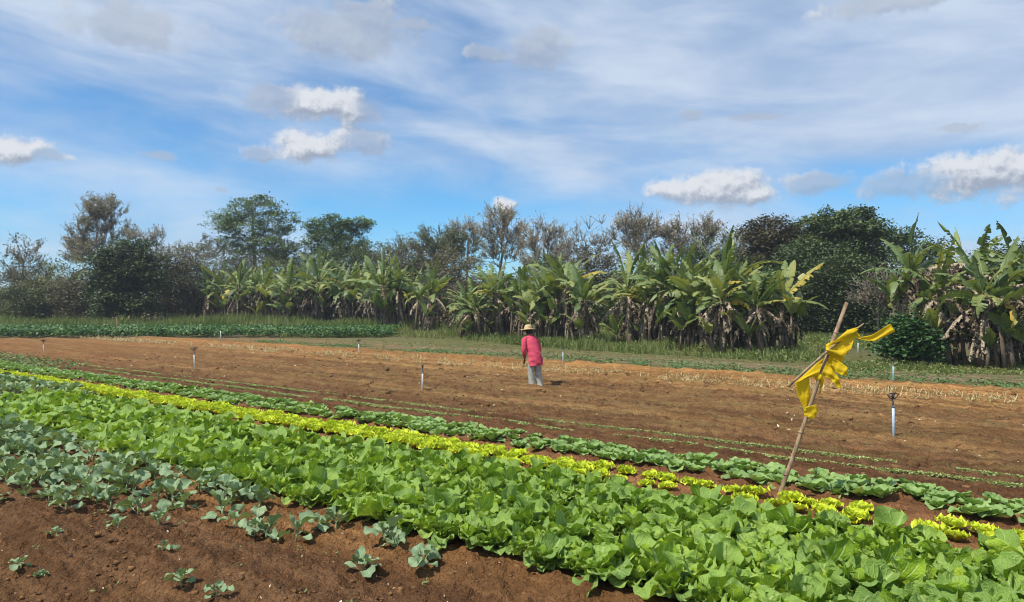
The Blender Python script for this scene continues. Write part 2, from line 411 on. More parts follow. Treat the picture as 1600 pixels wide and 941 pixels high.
def mustard_mesh(seed, lo=False):
    rs = RS(seed); mb = MB(); n = 17 if lo else 29
    for i in range(n):
        k = i / (n - 1)
        az = i * 2.4 + rs.rand() * .6
        L = (.11 + .15 * (1 - k) ** .6) * rs.uniform(.8, 1.18)
        a0 = math.radians(28 + 55 * k ** .8 + rs.uniform(-10, 10))
        if i % 3 == 0: a0 = math.radians(rs.uniform(50, 80)); L *= 1.12
        bend = math.radians(rs.uniform(15, 95))
        W = L * rs.uniform(.62, .84)
        blade(mb, L, W, 10 if lo else 22, 5 if lo else 11, p_obov, a0, bend, az, rs, cup=rs.uniform(.0, .5), wave=rs.uniform(.07, .16), wn=rs.uniform(2, 3.5), fold=0 if lo else 1.2,
              stalk=.08, pucker=.2, twist=rs.uniform(-.45, .45), rnd=np.clip(.1 + .6 * k ** .8 + rs.uniform(-.15, .35), 0, 1), base=(rs.uniform(-.03, .03), rs.uniform(-.03, .03), .0), lobe=.10)  # outer leaves take darker colours, painting shade into the gaps
    return mb
def kale_mesh(seed, lo=False, size=1.0):
    rs = RS(seed); mb = MB(); n = rs.randint(8, 13); st = MB()
    hs = .10 * size
    tube(st, [(0, 0, -.03), (.006, 0, hs * .5), (0, .006, hs)], [.010 * size, .009 * size, .007 * size], 6)
    for i in range(n):
        k = i / (n - 1); az = i * 2.4 + rs.rand() * .8
        L = (.11 + .12 * math.sin(PI * min(1, .3 + .7 * k))) * rs.uniform(.75, 1.2) * size
        a0 = math.radians(42 + 46 * k + rs.uniform(-16, 8)); bend = math.radians(rs.uniform(15, 115))
        W = L * rs.uniform(.45, .66)
        blade(mb, L, W, 9 if lo else 19, 5 if lo else 9, p_kale, a0, bend, az, rs, cup=rs.uniform(-.1, .5), wave=rs.uniform(.07, .17), wn=rs.uniform(1.8, 3.2), fold=.5,
              stalk=.36, pucker=.10, twist=rs.uniform(-.9, .9), rnd=rs.rand(), base=(0, 0, hs * (.3 + .7 * k)), lobe=.16)
    return mb, st
def lettuce_mesh(seed, lo=False):
    rs = RS(seed); mb = MB(); n = 15 if lo else 34
    for i in range(n):
        k = i / (n - 1); az = i * 2.4 + rs.rand() * .4
        L = (.075 + .065 * (1 - k)) * rs.uniform(.85, 1.15)
        a0 = math.radians(38 + 48 * k); bend = math.radians(rs.uniform(0, 50))
        blade(mb, L, L * .85, 6 if lo else 10, 5 if lo else 9, p_obov, a0, bend, az, rs, cup=.2, wave=.22, wn=rs.uniform(3, 5), pucker=.2, rnd=rs.rand(), lobe=.25)
    return mb
def cabbage_mesh(seed, lo=False):
    rs = RS(seed); mb = MB(); n = 9 if lo else 13
    for i in range(n):
        k = i / (n - 1); az = i * 2.4 + rs.rand() * .5
        L = (.12 + .12 * (1 - k)) * rs.uniform(.85, 1.15)
        a0 = math.radians(30 + 46 * k + rs.uniform(-12, 10)); bend = math.radians(rs.uniform(5, 75))
        blade(mb, L, L * rs.uniform(.7, .9), 7 if lo else 14, 5 if lo else 9, p_round, a0, bend, az, rs, cup=rs.uniform(.1, .35), wave=.07, wn=2.5, stalk=.2, pucker=.1, rnd=rs.rand(), lobe=.08)
    return mb

def place(o, x, y, rz, s=1.0, dz=0.0, tilt=0.0):
    o.location = (x, y, gz(x, y) + dz); o.rotation_euler = (random.uniform(-tilt, tilt), random.uniform(-tilt, tilt), rz); o.scale = (s, s, s * random.uniform(.92, 1.08))

def plant_bed(name, spots, maker, mat, label, cat, group, nvar, maxn=300, stuff_label=None, stem=False, size=1.0):
    """spots: (x,y,scale). nearest maxn as individuals, the rest one object"""
    spots = sorted(spots, key=lambda p: p[0] ** 2 + p[1] ** 2)
    protos = []
    for k in range(nvar):
        r = maker(100 + k)
        if stem:
            o = r[0].obj(name, mat); r[1].obj('stem', M['stem'], o)
        else: o = r.obj(name, mat)
        tag(o, label, cat, group); protos.append(o)
    used = [False] * nvar
    for i, (x, y, s) in enumerate(spots[:maxn]):
        k = random.randrange(nvar)
        if not used[k]: o = protos[k]; used[k] = True
        else: o = copy_tree(protos[k])
        place(o, x, y, random.uniform(0, 6.28), s, 0.0, .12)
    for k in range(nvar):
        if not used[k]: delete_tree(protos[k])
    rest = spots[maxn:]
    if rest:
        los = [maker(300 + k, True) for k in range(5)]
        mb = MB()
        for (x, y, s) in rest:
            l = los[random.randrange(5)]
            if stem: l = l[0]
            mt = Matrix.Translation((x, y, gz(x, y))) @ Matrix.Rotation(random.uniform(0, 6.28), 4, 'Z') @ Matrix.Scale(s, 4)
            mb.merge(l, mt, random.uniform(-.15, .15))
        tag(mb.obj(name + '_rows', mat), stuff_label, None, None, 'stuff')

# mustard bed
spots = []
for iv, v in enumerate(np.arange(4.78, 6.78, .245)):
    u = -0.9 + (.15 if iv % 2 else 0)
    while u < 3.06 * v + .8:
        if not (v > 5.5 and u > 16.6 + (6.9 - v) * .6) and not (random.random() < .02):
            x, y = uv2xy(u + random.uniform(-.06, .06), v + random.uniform(-.06, .06))
            spots.append((x, y, random.uniform(.74, 1.06) * (1.0 if v > 5 else random.uniform(.85, 1.05))))
        u += .262
plant_bed('mustard_plant', spots, mustard_mesh, M['mustard'], 'bright green leafy mustard plant with broad wavy leaves in the wide dense bed', 'mustard plant',
          'mustard greens in the wide bed', 14, 300, 'bright green mustard leaves massed at the far end of the bed')

# lettuce rows
spots = []
for v, off in ((7.62, 0), (7.98, .13), (7.8, .22)):
    u = -.5 + off
    while u < 3.06 * v + 1.2:
        if random.random() > .05 and not (v == 7.8 and u < 4.5):
            x, y = uv2xy(u + random.uniform(-.05, .05), v + random.uniform(-.05, .05)); spots.append((x, y, random.uniform(.9, 1.3) + (.12 if u > 6 else 0)))
        u += random.uniform(.22, .33) if u < 7 else .22
plant_bed('lettuce', spots, lettuce_mesh, M['lettuce'], 'small yellow green frilly lettuce in the bright row beside the mustard bed', 'lettuce', 'yellow green lettuces in rows', 8, 300, 'yellow green lettuce at the far end of the rows')
# cabbage rows
spots = []
for v, off in ((8.66, 0), (8.95, .15), (9.2, .05)):
    u = -.5 + off
    while u < 3.06 * v + 1.0:
        if random.random() > .08:
            x, y = uv2xy(u + random.uniform(-.06, .06), v + random.uniform(-.07, .07)); spots.append((x, y, random.uniform(.7, 1.02)))
        u += random.uniform(.24, .30)
plant_bed('young_cabbage', spots, cabbage_mesh, M['cabbage'], 'young green cabbage with cupped leaves in the row behind the yellow lettuces', 'cabbage', 'young cabbages in rows', 8, 300, 'young green cabbages at the far end of the row')

# kale
spots = []
for v, u0, u1 in ((4.42, 4.6, 14.6), (4.05, 5.6, 13.6), (3.62, 6.7, 12.4), (3.2, 7.9, 11.2), (2.8, 8.8, 10.2)):
    u = u0
    while u < u1:
        dens = .96 if u > u0 + 1.6 else .75
        if random.random() < dens:
            x, y = uv2xy(u + random.uniform(-.08, .08), v + random.uniform(-.09, .09)); spots.append((x, y, random.uniform(.66, 1.06) + min(.30, .05 * (u - u0))))
        u += .245
plant_bed('kale_plant', spots, kale_mesh, M['kale'], 'blue green kale plant on a short stem in front of the mustard bed', 'kale plant', 'kale plants in front of the mustard bed', 10, 300, None, True)
spots = []
for v in np.arange(5.7, 7.2, .34):
    u = 17.0 + (6.9 - v) * .6
    while u < 3.06 * v + 1.2:
        x, y = uv2xy(u + random.uniform(-.08, .08), v + random.uniform(-.09, .09)); spots.append((x, y, random.uniform(1.15, 1.45))); u += .42
plant_bed('kale_plant', spots, kale_mesh, M['kale'], 'blue green kale plant behind the far left end of the mustard bed', 'kale plant', 'kale plants behind the mustard bed', 5, 300, None, True)
for k, (px, py, s, lab) in enumerate([
        (567, 897, .85, 'lone young kale plant with pale stem on bare soil below the mustard bed'),
        (662, 888, .85, 'grey green kale plant touching the lower edge of the mustard bed'),
        (283, 926, .62, 'small kale seedling at the bottom edge on bare soil'),
        (184, 838, .62, 'small kale seedling alone below the dense kale patch'),
        (256, 876, .5, 'small upright kale seedling between two larger seedlings'),
        (32, 884, .5, 'tiny dull kale seedling near the left edge'),
        (88, 846, .5, 'tiny flat kale seedling below the left kale plants'),
        (62, 896, .3, 'smallest kale sprout beside the tiny dull seedling'),
        (338, 946, .5, 'kale seedling cut off by the bottom edge')]):
    r = kale_mesh(700 + k); o = r[0].obj('kale_seedling', M['kale']); r[1].obj('stem', M['stem'], o)
    x, y = P(px, py); x *= .985; y *= .985; tag(o, lab, 'kale seedling', 'young kale plants scattered on the bare soil'); place(o, x, y, random.uniform(0, 6), s)

# ------------------------------------------------------------------ scatter helpers for small leaves
def diamonds(mb, C, size, rs, up=.5, aspect=.5, rnd=None, dirs=None):
    n = len(C); C = np.asarray(C, float)
    size = np.broadcast_to(size, (n,))
    nr = rs.randn(n, 3); nr[:, 2] = np.abs(nr[:, 2]) + up; nr /= np.linalg.norm(nr, axis=1)[:, None]
    d = rs.randn(n, 3) if dirs is None else dirs + rs.randn(n, 3) * .35
    a = np.cross(nr, d); a /= np.linalg.norm(a, axis=1)[:, None] + 1e-9
    b = np.cross(a, nr)
    h = size[:, None] * .5
    V = np.stack([C - b * h, C + a * h * aspect, C + b * h, C - a * h * aspect], 1).reshape(-1, 3)
    q = np.arange(n * 4).reshape(-1, 4)
    r = rs.rand(n) if rnd is None else rnd
    mb.add(V, q, None, np.repeat(r, 4))
def blades_g(mb, XY, hgt, w, rs, lean=.35, rnd=None, z=None):
    n = len(XY); XY = np.asarray(XY); z0 = ground_h(XY[:, 0], XY[:, 1]) if z is None else z
    az = rs.rand(n) * 6.28; l = rs.rand(n) * lean * hgt
    a2 = rs.rand(n) * 6.28
    B = np.stack([XY[:, 0], XY[:, 1], z0 - .01], 1)
    T = B + np.stack([np.cos(az) * l, np.sin(az) * l, hgt], 1)
    Mi = B + np.stack([np.cos(az) * l * .3, np.sin(az) * l * .3, hgt * .6], 1)
    s = np.stack([np.cos(a2), np.sin(a2), 0 * a2], 1) * (w * .5 if np.isscalar(w) else w[:, None] * .5)
    V = np.stack([B - s, B + s, Mi + s * .8, Mi - s * .8, T + s * .12, T - s * .12], 1).reshape(-1, 3)
    i = np.arange(n)[:, None] * 6
    q = np.concatenate([i + np.array([[0, 1, 2, 3]]), i + np.array([[3, 2, 4, 5]])])
    r = rs.rand(n) if rnd is None else rnd
    mb.add(V, q, None, np.repeat(r, 6))

# ------------------------------------------------------------------ trees
def make_tree(name, x, y, blobs, kind, rs, trunk_h, trunk_r=.18, nclump=120, leaves=90, leaf=.22, clump_r=.55, bark='bark', leafmat='tree_mid', flat=.6,
              twigs=0, edge=.75, aspect=.5, stems=1, spread=.5):
    """blobs: (dx, z, rx, rz) in metres relative to the base; every clump has its own limb"""
    cen = []; vols = np.array([b[2] * b[3] * b[2] for b in blobs]) ** .7; vols /= vols.sum()
    while len(cen) < nclump:
        b = blobs[rs.choice(len(blobs), p=vols)]
        d = rs.randn(3); d /= np.linalg.norm(d); r = rs.rand() ** (1 / (1 + 3 * edge))
        ry = b[4] if len(b) > 4 else b[2] * .8
        if r * rs.uniform(.9, 1.1) > .45 or rs.rand() < .4:
            cen.append((b[0] + d[0] * b[2] * r, d[1] * ry * r, b[1] + d[2] * b[3] * r))
    cen = np.array(cen); cen = cen[cen[:, 2] > .25]
    root = link(name, None); root.location = (x, y, gz(x, y) - .05)
    tb = MB(); lb = MB()
    # stems
    for sidx in range(stems):
        sub = cen if stems == 1 else cen[(np.arange(len(cen)) % stems) == sidx]
        b0 = np.array([0, 0, 0.]) if stems == 1 else np.array([*(rs.randn(2) * spread), 0])
        top = sub.mean(0); top[2] = sub[:, 2].max() * .72 + top[2] * .2
        fork = b0 + (top - b0) * min(.9, trunk_h / max(top[2], .1)); 
        w = rs.randn(3) * .12 * (trunk_h ** .5); w[2] = 0
        tr = trunk_r / stems ** .4
        tube(tb, [b0, b0 * .6 + fork * .4 + w, fork, fork * .45 + top * .55 - w, top], [tr * 1.25, tr, tr * .8, tr * .5, tr * .15], 8)
        K = max(3, min(9, len(sub) // 12)); ks = sub[rs.choice(len(sub), K, False)]
        for _ in range(3):
            lab = np.argmin(((sub[:, None] - ks[None]) ** 2).sum(-1), 1)
            for k in range(K):
                if (lab == k).any(): ks[k] = sub[lab == k].mean(0)
        for k in range(K):
            s_ = sub[lab == k]
            if not len(s_): continue
            t0 = rs.uniform(.0, .5); st = fork * (1 - t0) + top * t0 if ks[k][2] > fork[2] else b0 * .4 + fork * .6
            mid = st * .45 + ks[k] * .55; mid[2] -= .08 * np.linalg.norm(ks[k] - st)
            lr = tr * .42
            tube(tb, [st, mid, ks[k]], [lr, lr * .75, lr * .45], 6)
            for c in s_:
                f = rs.uniform(.3, 1); o = mid * (1 - f) + ks[k] * f
                m2 = (o + c) / 2 + rs.randn(3) * .1 * np.linalg.norm(c - o); 
                tube(tb, [o, m2, c], [lr * .3, lr * .22, lr * .10], 4)
    n = len(cen)
    outd = cen - cen.mean(0) * np.array([1, 1, .6]); outd /= np.linalg.norm(outd, axis=1)[:, None] + 1e-6
    if twigs:
        for c, d0 in zip(cen, outd):
            for j in range(twigs):
                d = d0 + rs.randn(3) * .55; d[2] = abs(d[2]) * .8 + .25; d /= np.linalg.norm(d)
                L = clump_r * rs.uniform(.8, 1.9)
                e = c + d * L
                tube(tb, [c, c + d * L * .5 + rs.randn(3) * .05, e], [.022, .016, .008], 4)
                m = max(2, int(leaves / twigs * rs.uniform(.5, 1.3)))
                t = rs.uniform(.1, 1.05, m)
                pp = c + d * (t * L)[:, None] + rs.randn(m, 3) * .09
                diamonds(lb, pp, leaf * rs.uniform(.6, 1.3, m), rs, .3, aspect, np.clip(rs.rand() * .5 + rs.rand(m) * .6, 0, 1), np.tile(d, (m, 1)))
    else:
        cr = np.clip(rs.rand(n), 0, 1)
        m = rs.poisson(leaves, n)
        # each clump is itself a few flat sprays
        for c, k, mm in zip(cen, cr, m):
            ns = rs.randint(2, 5); sc = c + rs.randn(ns, 3) * clump_r * .55 * np.array([1, 1, flat])
            w = rs.randint(0, ns, mm)
            g_ = rs.randn(mm, 3) * np.array([.5, .5, .22 * flat + .1]) * clump_r
            g_[:, 2] -= .25 * (g_[:, 0] ** 2 + g_[:, 1] ** 2) / clump_r
            pp = sc[w] + g_
            diamonds(lb, pp, leaf * rs.uniform(.6, 1.35, mm), rs, .9, aspect, np.clip(k * .65 + rs.rand(mm) * .4 - .03, 0, 1))
    tb.obj('trunk', M[bark], root); lb.obj('crown', M[leafmat], root, smooth=False)
    return root

def T(px, Y, blobs_px, label, cat='tree', ybase=None, name='tree', group=None, **kw):
    """blobs in photo pixels at distance Y: (cx, cy, rx, ry); the base stands on the ground at px"""
    k = Y / F_PX; x = (px - 800) * k
    bl = [((b[0] - px) * k, (Y_HOR - b[1]) * k + H_CAM, b[2] * k, b[3] * k) for b in blobs_px]
    th = kw.pop('trunk', None)
    zt = min(b[1] - b[3] * .3 for b in bl) if th is None else th
    rs = RS(kw.pop('seed', int(px) + 11))
    o = make_tree(name, x, Y, bl, None, rs, max(.3, zt), **kw)
    tag(o, label, cat, group); return o

wisp = dict(twigs=5, leafmat='tree_grey', leaf=.15, clump_r=.75, leaves=90, trunk_r=.13, edge=.4)
dense = dict(leaves=150, leaf=.22, clump_r=.62, bark='bark_dark', aspect=.55)
# left group
T(38, 66, [(38, 400, 30, 28), (20, 425, 30, 30), (60, 420, 24, 26), (40, 455, 50, 30)], 'sparse brown leaved tree at the left edge of the tree line', name='dry_tree', **{**wisp, 'leafmat': 'tree_brown', 'leaf': .18}, nclump=70)
T(158, 76, [(162, 330, 34, 20), (150, 352, 30, 22), (120, 378, 24, 16), (175, 368, 30, 22), (158, 400, 50, 30)], 'tall airy grey leaved tree rising behind the dark round tree on the left', name='airy_tree', **{**wisp, 'leaves': 150, 'leaf': .17}, nclump=200)
T(238, 74, [(240, 380, 24, 20), (215, 372, 18, 14), (255, 400, 20, 24), (240, 430, 26, 30)], 'wispy pale topped tree just right of the dark round tree', name='airy_tree', **wisp, nclump=60)
T(196, 58, [(200, 395, 34, 26), (180, 420, 38, 26), (215, 425, 42, 30), (200, 460, 56, 34), (165, 455, 34, 28)], 'dark round evergreen tree with foliage down to the grass on the left', name='evergreen_tree', **{**dense, 'leafmat': 'tree_dark'}, nclump=270, trunk=.8, trunk_r=.25)
T(120, 64, [(105, 430, 30, 26), (130, 455, 34, 30), (85, 470, 30, 22)], 'olive brown bushy tree left of the dark round evergreen', name='bushy_tree', **{**dense, 'leafmat': 'tree_olive', 'leaves': 75}, nclump=80)
T(300, 76, [(300, 400, 26, 24), (330, 385, 26, 26), (285, 440, 36, 34), (320, 440, 40, 30)], 'olive wispy tree between the dark evergreen and the tall green tree', name='airy_tree', **{**wisp, 'leafmat': 'tree_olive', 'leaves': 120}, nclump=95)
T(400, 78, [(400, 322, 42, 16), (350, 345, 26, 16), (432, 348, 34, 18), (385, 355, 42, 20), (365, 330, 10, 12), (400, 385, 62, 24), (452, 338, 16, 10)], 'tall feathery green tree with open umbrella crown behind the left banana plants', name='feathery_tree',
  leafmat='tree_mid', leaves=78, leaf=.24, clump_r=.62, nclump=200, flat=.45, trunk_r=.22, bark='bark')
T(527, 74, [(525, 358, 44, 20), (500, 350, 20, 14), (560, 348, 22, 9), (520, 385, 46, 22), (570, 385, 28, 14), (545, 405, 46, 18)], 'dense dark green tree with jagged top right of the tall feathery tree', name='dense_tree', **{**dense, 'leafmat': 'tree_mid', 'flat': .5, 'leaves': 120}, nclump=150, trunk_r=.25)
T(455, 80, [(440, 395, 34, 22), (470, 400, 30, 26), (420, 400, 30, 20)], 'brown olive tree filling the gap below the feathery crown', name='bushy_tree', **{**dense, 'leafmat': 'tree_olive', 'leaves': 70}, nclump=80)
T(625, 72, [(622, 392, 22, 16), (640, 405, 30, 20), (605, 412, 22, 16)], 'low grey brown tree between dark dense tree and leaning brown crown', name='airy_tree', **{**wisp, 'leafmat': 'tree_olive'}, nclump=50)
T(690, 66, [(690, 378, 38, 20), (660, 395, 26, 18), (715, 390, 30, 24), (690, 415, 44, 26)], 'brown olive spiky crowned tree left of centre behind the banana gap', name='bushy_tree', **{**wisp, 'leafmat': 'tree_olive', 'leaves': 130, 'leaf': .17}, nclump=120)
T(728, 74, [(722, 362, 20, 12), (740, 372, 20, 14)], 'thin pale wispy tree peeping above the brown spiky crown', name='airy_tree', **wisp, nclump=36)
T(783, 68, [(783, 345, 30, 15), (800, 365, 24, 16), (768, 365, 20, 14), (785, 395, 34, 22)], 'tall rounded grey green tree at the centre under the small white cloud', name='airy_tree', **{**wisp, 'leafmat': 'tree_grey', 'leaves': 105}, nclump=110)
T(852, 64, [(850, 362, 32, 14), (835, 382, 26, 14), (870, 385, 24, 18), (850, 410, 40, 20)], 'flat topped grey brown tree right of the centre tree', name='airy_tree', **{**wisp, 'leafmat': 'tree_grey'}, nclump=100)
T(915, 62, [(905, 372, 18, 12), (930, 352, 16, 8), (940, 385, 20, 12), (900, 400, 34, 18), (930, 410, 26, 18)], 'bare branched scrawny tree with few leaves slanting to the right', name='scrawny_tree', **{**wisp, 'leaves': 50}, nclump=60)
T(1000, 60, [(995, 352, 34, 14), (980, 370, 22, 16), (1010, 372, 26, 18), (1000, 395, 30, 22)], 'wispy grey tree with vase shaped crown above the banana plants', name='airy_tree', **{**wisp, 'leaves': 80}, nclump=100)
T(1080, 60, [(1080, 362, 40, 12), (1055, 376, 24, 14), (1105, 376, 20, 12), (1075, 398, 44, 20)], 'broad low grey olive tree left of the big dark trees', name='airy_tree', **{**wisp, 'leafmat': 'tree_grey', 'leaves': 105}, nclump=110)
T(1150, 56, [(1150, 385, 22, 20), (1140, 410, 24, 26)], 'small olive tree squeezed beside the big brownish dark tree', name='bushy_tree', **{**wisp, 'leafmat': 'tree_olive', 'leaves': 70}, nclump=50)
T(1210, 52, [(1205, 362, 42, 20), (1190, 385, 36, 22), (1240, 375, 36, 22), (1215, 410, 62, 30), (1220, 450, 66, 34)], 'large brownish dark tree with dense rounded crown left of the biggest tree', name='dense_tree', **{**dense, 'leafmat': 'tree_rust', 'leaves': 170}, nclump=230, trunk_r=.3)
T(1322, 48, [(1300, 345, 38, 18), (1358, 337, 22, 13), (1330, 360, 60, 22), (1285, 385, 46, 26), (1350, 385, 42, 26), (1310, 420, 76, 30), (1280, 455, 60, 30), (1400, 372, 18, 14)], 'biggest dark green tree with layered umbrella crown on the right', name='umbrella_tree', **{**dense, 'leafmat': 'tree_dark', 'leaves': 150, 'flat': .4}, nclump=330, trunk_r=.35)
T(1430, 52, [(1415, 385, 26, 24), (1440, 400, 30, 30), (1425, 440, 40, 34)], 'dark tree mostly hidden behind the right banana clump', name='dense_tree', **{**dense, 'leafmat': 'tree_dark', 'leaves': 100}, nclump=80)
T(1369, 38, [(1370, 455, 34, 22), (1350, 470, 22, 14), (1390, 470, 22, 18)], 'leafless reddish brown small tree in front of the biggest dark tree', name='dead_tree', **{**wisp, 'leafmat': 'tree_brown', 'leaves': 26, 'leaf': .15, 'clump_r': .5, 'trunk_r': .07}, nclump=60, trunk=1.0)
# understory shrubs, each one a thing
und = [(-30, 70, 'tree_brown'), (8, 64, 'tree_brown'), (35, 60, 'tree_olive'), (62, 66, 'tree_brown'), (92, 62, 'tree_olive'), (122, 60, 'tree_brown'), (262, 62, 'tree_brown'), (285, 66, 'tree_olive'), (310, 66, 'tree_brown'),
       (340, 70, 'tree_olive'), (372, 72, 'tree_brown'), (405, 70, 'tree_brown'), (440, 72, 'tree_olive'), (475, 70, 'tree_dark'), (510, 70, 'tree_dark'), (545, 66, 'tree_dark'), (580, 66, 'tree_olive'), (612, 64, 'tree_brown'),
       (645, 62, 'tree_brown'), (680, 60, 'tree_brown'), (715, 58, 'tree_brown'), (750, 56, 'tree_brown'), (785, 54, 'tree_dark'), (822, 52, 'tree_brown'), (860, 52, 'tree_dark'), (900, 52, 'tree_olive'), (940, 52, 'tree_brown'),
       (980, 50, 'tree_dark'), (1020, 50, 'tree_olive'), (1062, 50, 'tree_dark'), (1105, 50, 'tree_dark'), (1145, 48, 'tree_dark'), (1185, 46, 'tree_dark'), (1225, 46, 'tree_dark'), (1262, 44, 'tree_dark'), (1300, 44, 'tree_dark'),
       (1335, 44, 'tree_dark'), (1372, 46, 'tree_dark'), (1410, 44, 'tree_dark'), (1452, 42, 'tree_dark'), (1500, 40, 'tree_dark'), (1550, 40, 'tree_dark'), (1600, 40, 'tree_dark'), (1650, 40, 'tree_dark')]
ulab = {'tree_brown': 'brown dry shrub in the dim thicket under the tree line', 'tree_olive': 'olive grey shrub in the dim thicket under the tree line', 'tree_dark': 'dark green shrub in the dim thicket under the tree line'}
for i, (px, Y, mt) in enumerate(und):
    rs = RS(900 + i); k = F_PX / Y; w = rs.uniform(1.7, 2.5) * k; base = Y_HOR + 2.2 * k
    hh = rs.uniform(*((2.8, 4.3) if 250 < px < 720 else (2.0, 4.0))) * k * (1.15 if px < 700 else 1.0) * (1.0 if px > 250 else .8)
    T(px, Y + rs.uniform(-1, 2), [(px - w * .3, base - hh * .9, w * .8, hh * .75), (px + w * .4, base - hh * .8, w * .7, hh * .7), (px, base - hh * .45, w, hh * .5)], ulab[mt], 'shrub', name='shrub', group='shrubs in the thicket under the trees',
      seed=900 + i, trunk=.5, trunk_r=.10, stems=3, nclump=125, leaves=125, leaf=.18, clump_r=.75, leafmat=mt, bark='bark_dark', edge=.3)
# round dark green shrub by the right bananas
T(1424, 24.2, [(1412, 508, 15, 13), (1402, 540, 16, 13), (1436, 524, 19, 22), (1428, 494, 8, 8), (1446, 544, 14, 12), (1418, 536, 22, 15)], 'round glossy dark green shrub at the foot of the right banana clump', 'shrub', name='green_shrub', leafmat='shrub_green', leaves=80, leaf=.13, clump_r=.38, nclump=80, trunk=.3, trunk_r=.05, stems=3, spread=.2, aspect=.8, edge=.5)

# ------------------------------------------------------------------ banana plants
def banana_leaf(mb, base, L, W, az, a0, bend, rs, torn=.5, dead=False, rnd=.5, pet=.14):
    nt = 26; t = np.linspace(0, 1, nt)
    th = a0 - bend * t ** (.45 if dead else 1.4); ds = L / (nt - 1)
    cx = np.concatenate([[0], np.cumsum(np.cos(th[1:]) * ds)]); cz = np.concatenate([[0], np.cumsum(np.sin(th[1:]) * ds)])
    c, s = math.cos(az), math.sin(az)
    side_w = rs.uniform(-.15, .15) * L
    ctr = np.stack([c * cx - s * side_w * t ** 2, s * cx + c * side_w * t ** 2, cz], 1) + np.array(base)
    fwd = np.stack([np.cos(th) * c, np.cos(th) * s, np.sin(th)], 1)
    lat0 = np.array([-s, c, 0.]); nrm = np.cross(fwd, lat0)
    nrm *= np.sign(nrm[:, 2:3] + 1e-6) if not dead else 1
    roll = rs.uniform(-.7, .7)
    tb = np.clip((t - pet) / (1 - pet), 0, 1)
    prof = np.where(t < pet, 0, np.clip(np.sin(PI * tb ** .75) ** .5, 0, 1)); prof[-1] = .12
    tube(mb, ctr[::3], np.linspace(.028, .006, len(ctr[::3])) * (L / 2), 4, rnd=rnd, mi=1)
    down = np.array([0, 0, -1.])
    for sd in (-1, 1):
        i = int(pet * nt)
        base_dr = rs.uniform(-.35, .55) if not dead else rs.uniform(.4, 1.3)
        while i < nt - 1:
            glen = max(1, int(rs.exponential(7 if torn < .4 else 2.4))) if torn > 0 else 30
            j = min(nt - 1, i + glen)
            dr = base_dr + rs.uniform(-.2, .9) * torn + (rs.uniform(-.5, .8) if dead else 0)
            sk = rs.uniform(.0, .25)
            wl = 1.0 if rs.rand() > .16 * torn * 2 else rs.uniform(.2, .8)
            k = np.arange(i, j + 1); m = len(k)
            tt = np.linspace(0, 1, m)
            w = prof[k] * W * .5 * wl
            shr = (.5 - tt) * .18 * ds * (j - i) * min(1, torn * 2)
            la = lat0 * sd; ca, sa = np.cos(roll * sd + dr), np.sin(roll * sd + dr)
            c2, s2 = np.cos(roll * sd + dr * .35), np.sin(roll * sd + dr * .35)
            P0 = ctr[k]
            nn = nrm[k]
            P1 = P0 + (w * .5)[:, None] * (la * c2 - nn * s2) + fwd[k] * (w * .5 * sk)[:, None] + fwd[k] * (shr * .4)[:, None]
            P2 = P1 + (w * .5)[:, None] * (la * ca - nn * sa) + fwd[k] * (w * .5 * sk * 1.4)[:, None] + fwd[k] * shr[:, None]
            if dead:
                P1 = P1 + rs.randn(m, 3) * .03 * L * .5; P2 = P2 + rs.randn(m, 3) * .05 * L * .5 + down * .03
            V = np.stack([P0, P1, P2], 1).reshape(-1, 3)
            idx = np.arange(m * 3).reshape(m, 3)
            q = np.concatenate([np.stack([idx[:-1, a], idx[:-1, a + 1], idx[1:, a + 1], idx[1:, a]], -1) for a in (0, 1)])
            uvx = .5 + sd * np.array([0, .25, .5]); uv = np.stack([np.tile(uvx, m), np.repeat(t[k], 3)], 1)
            mb.add(V, q, uv, np.clip(rnd + rs.uniform(-.05, .05), 0, 1) if rnd < .9 else rnd)
            i = j
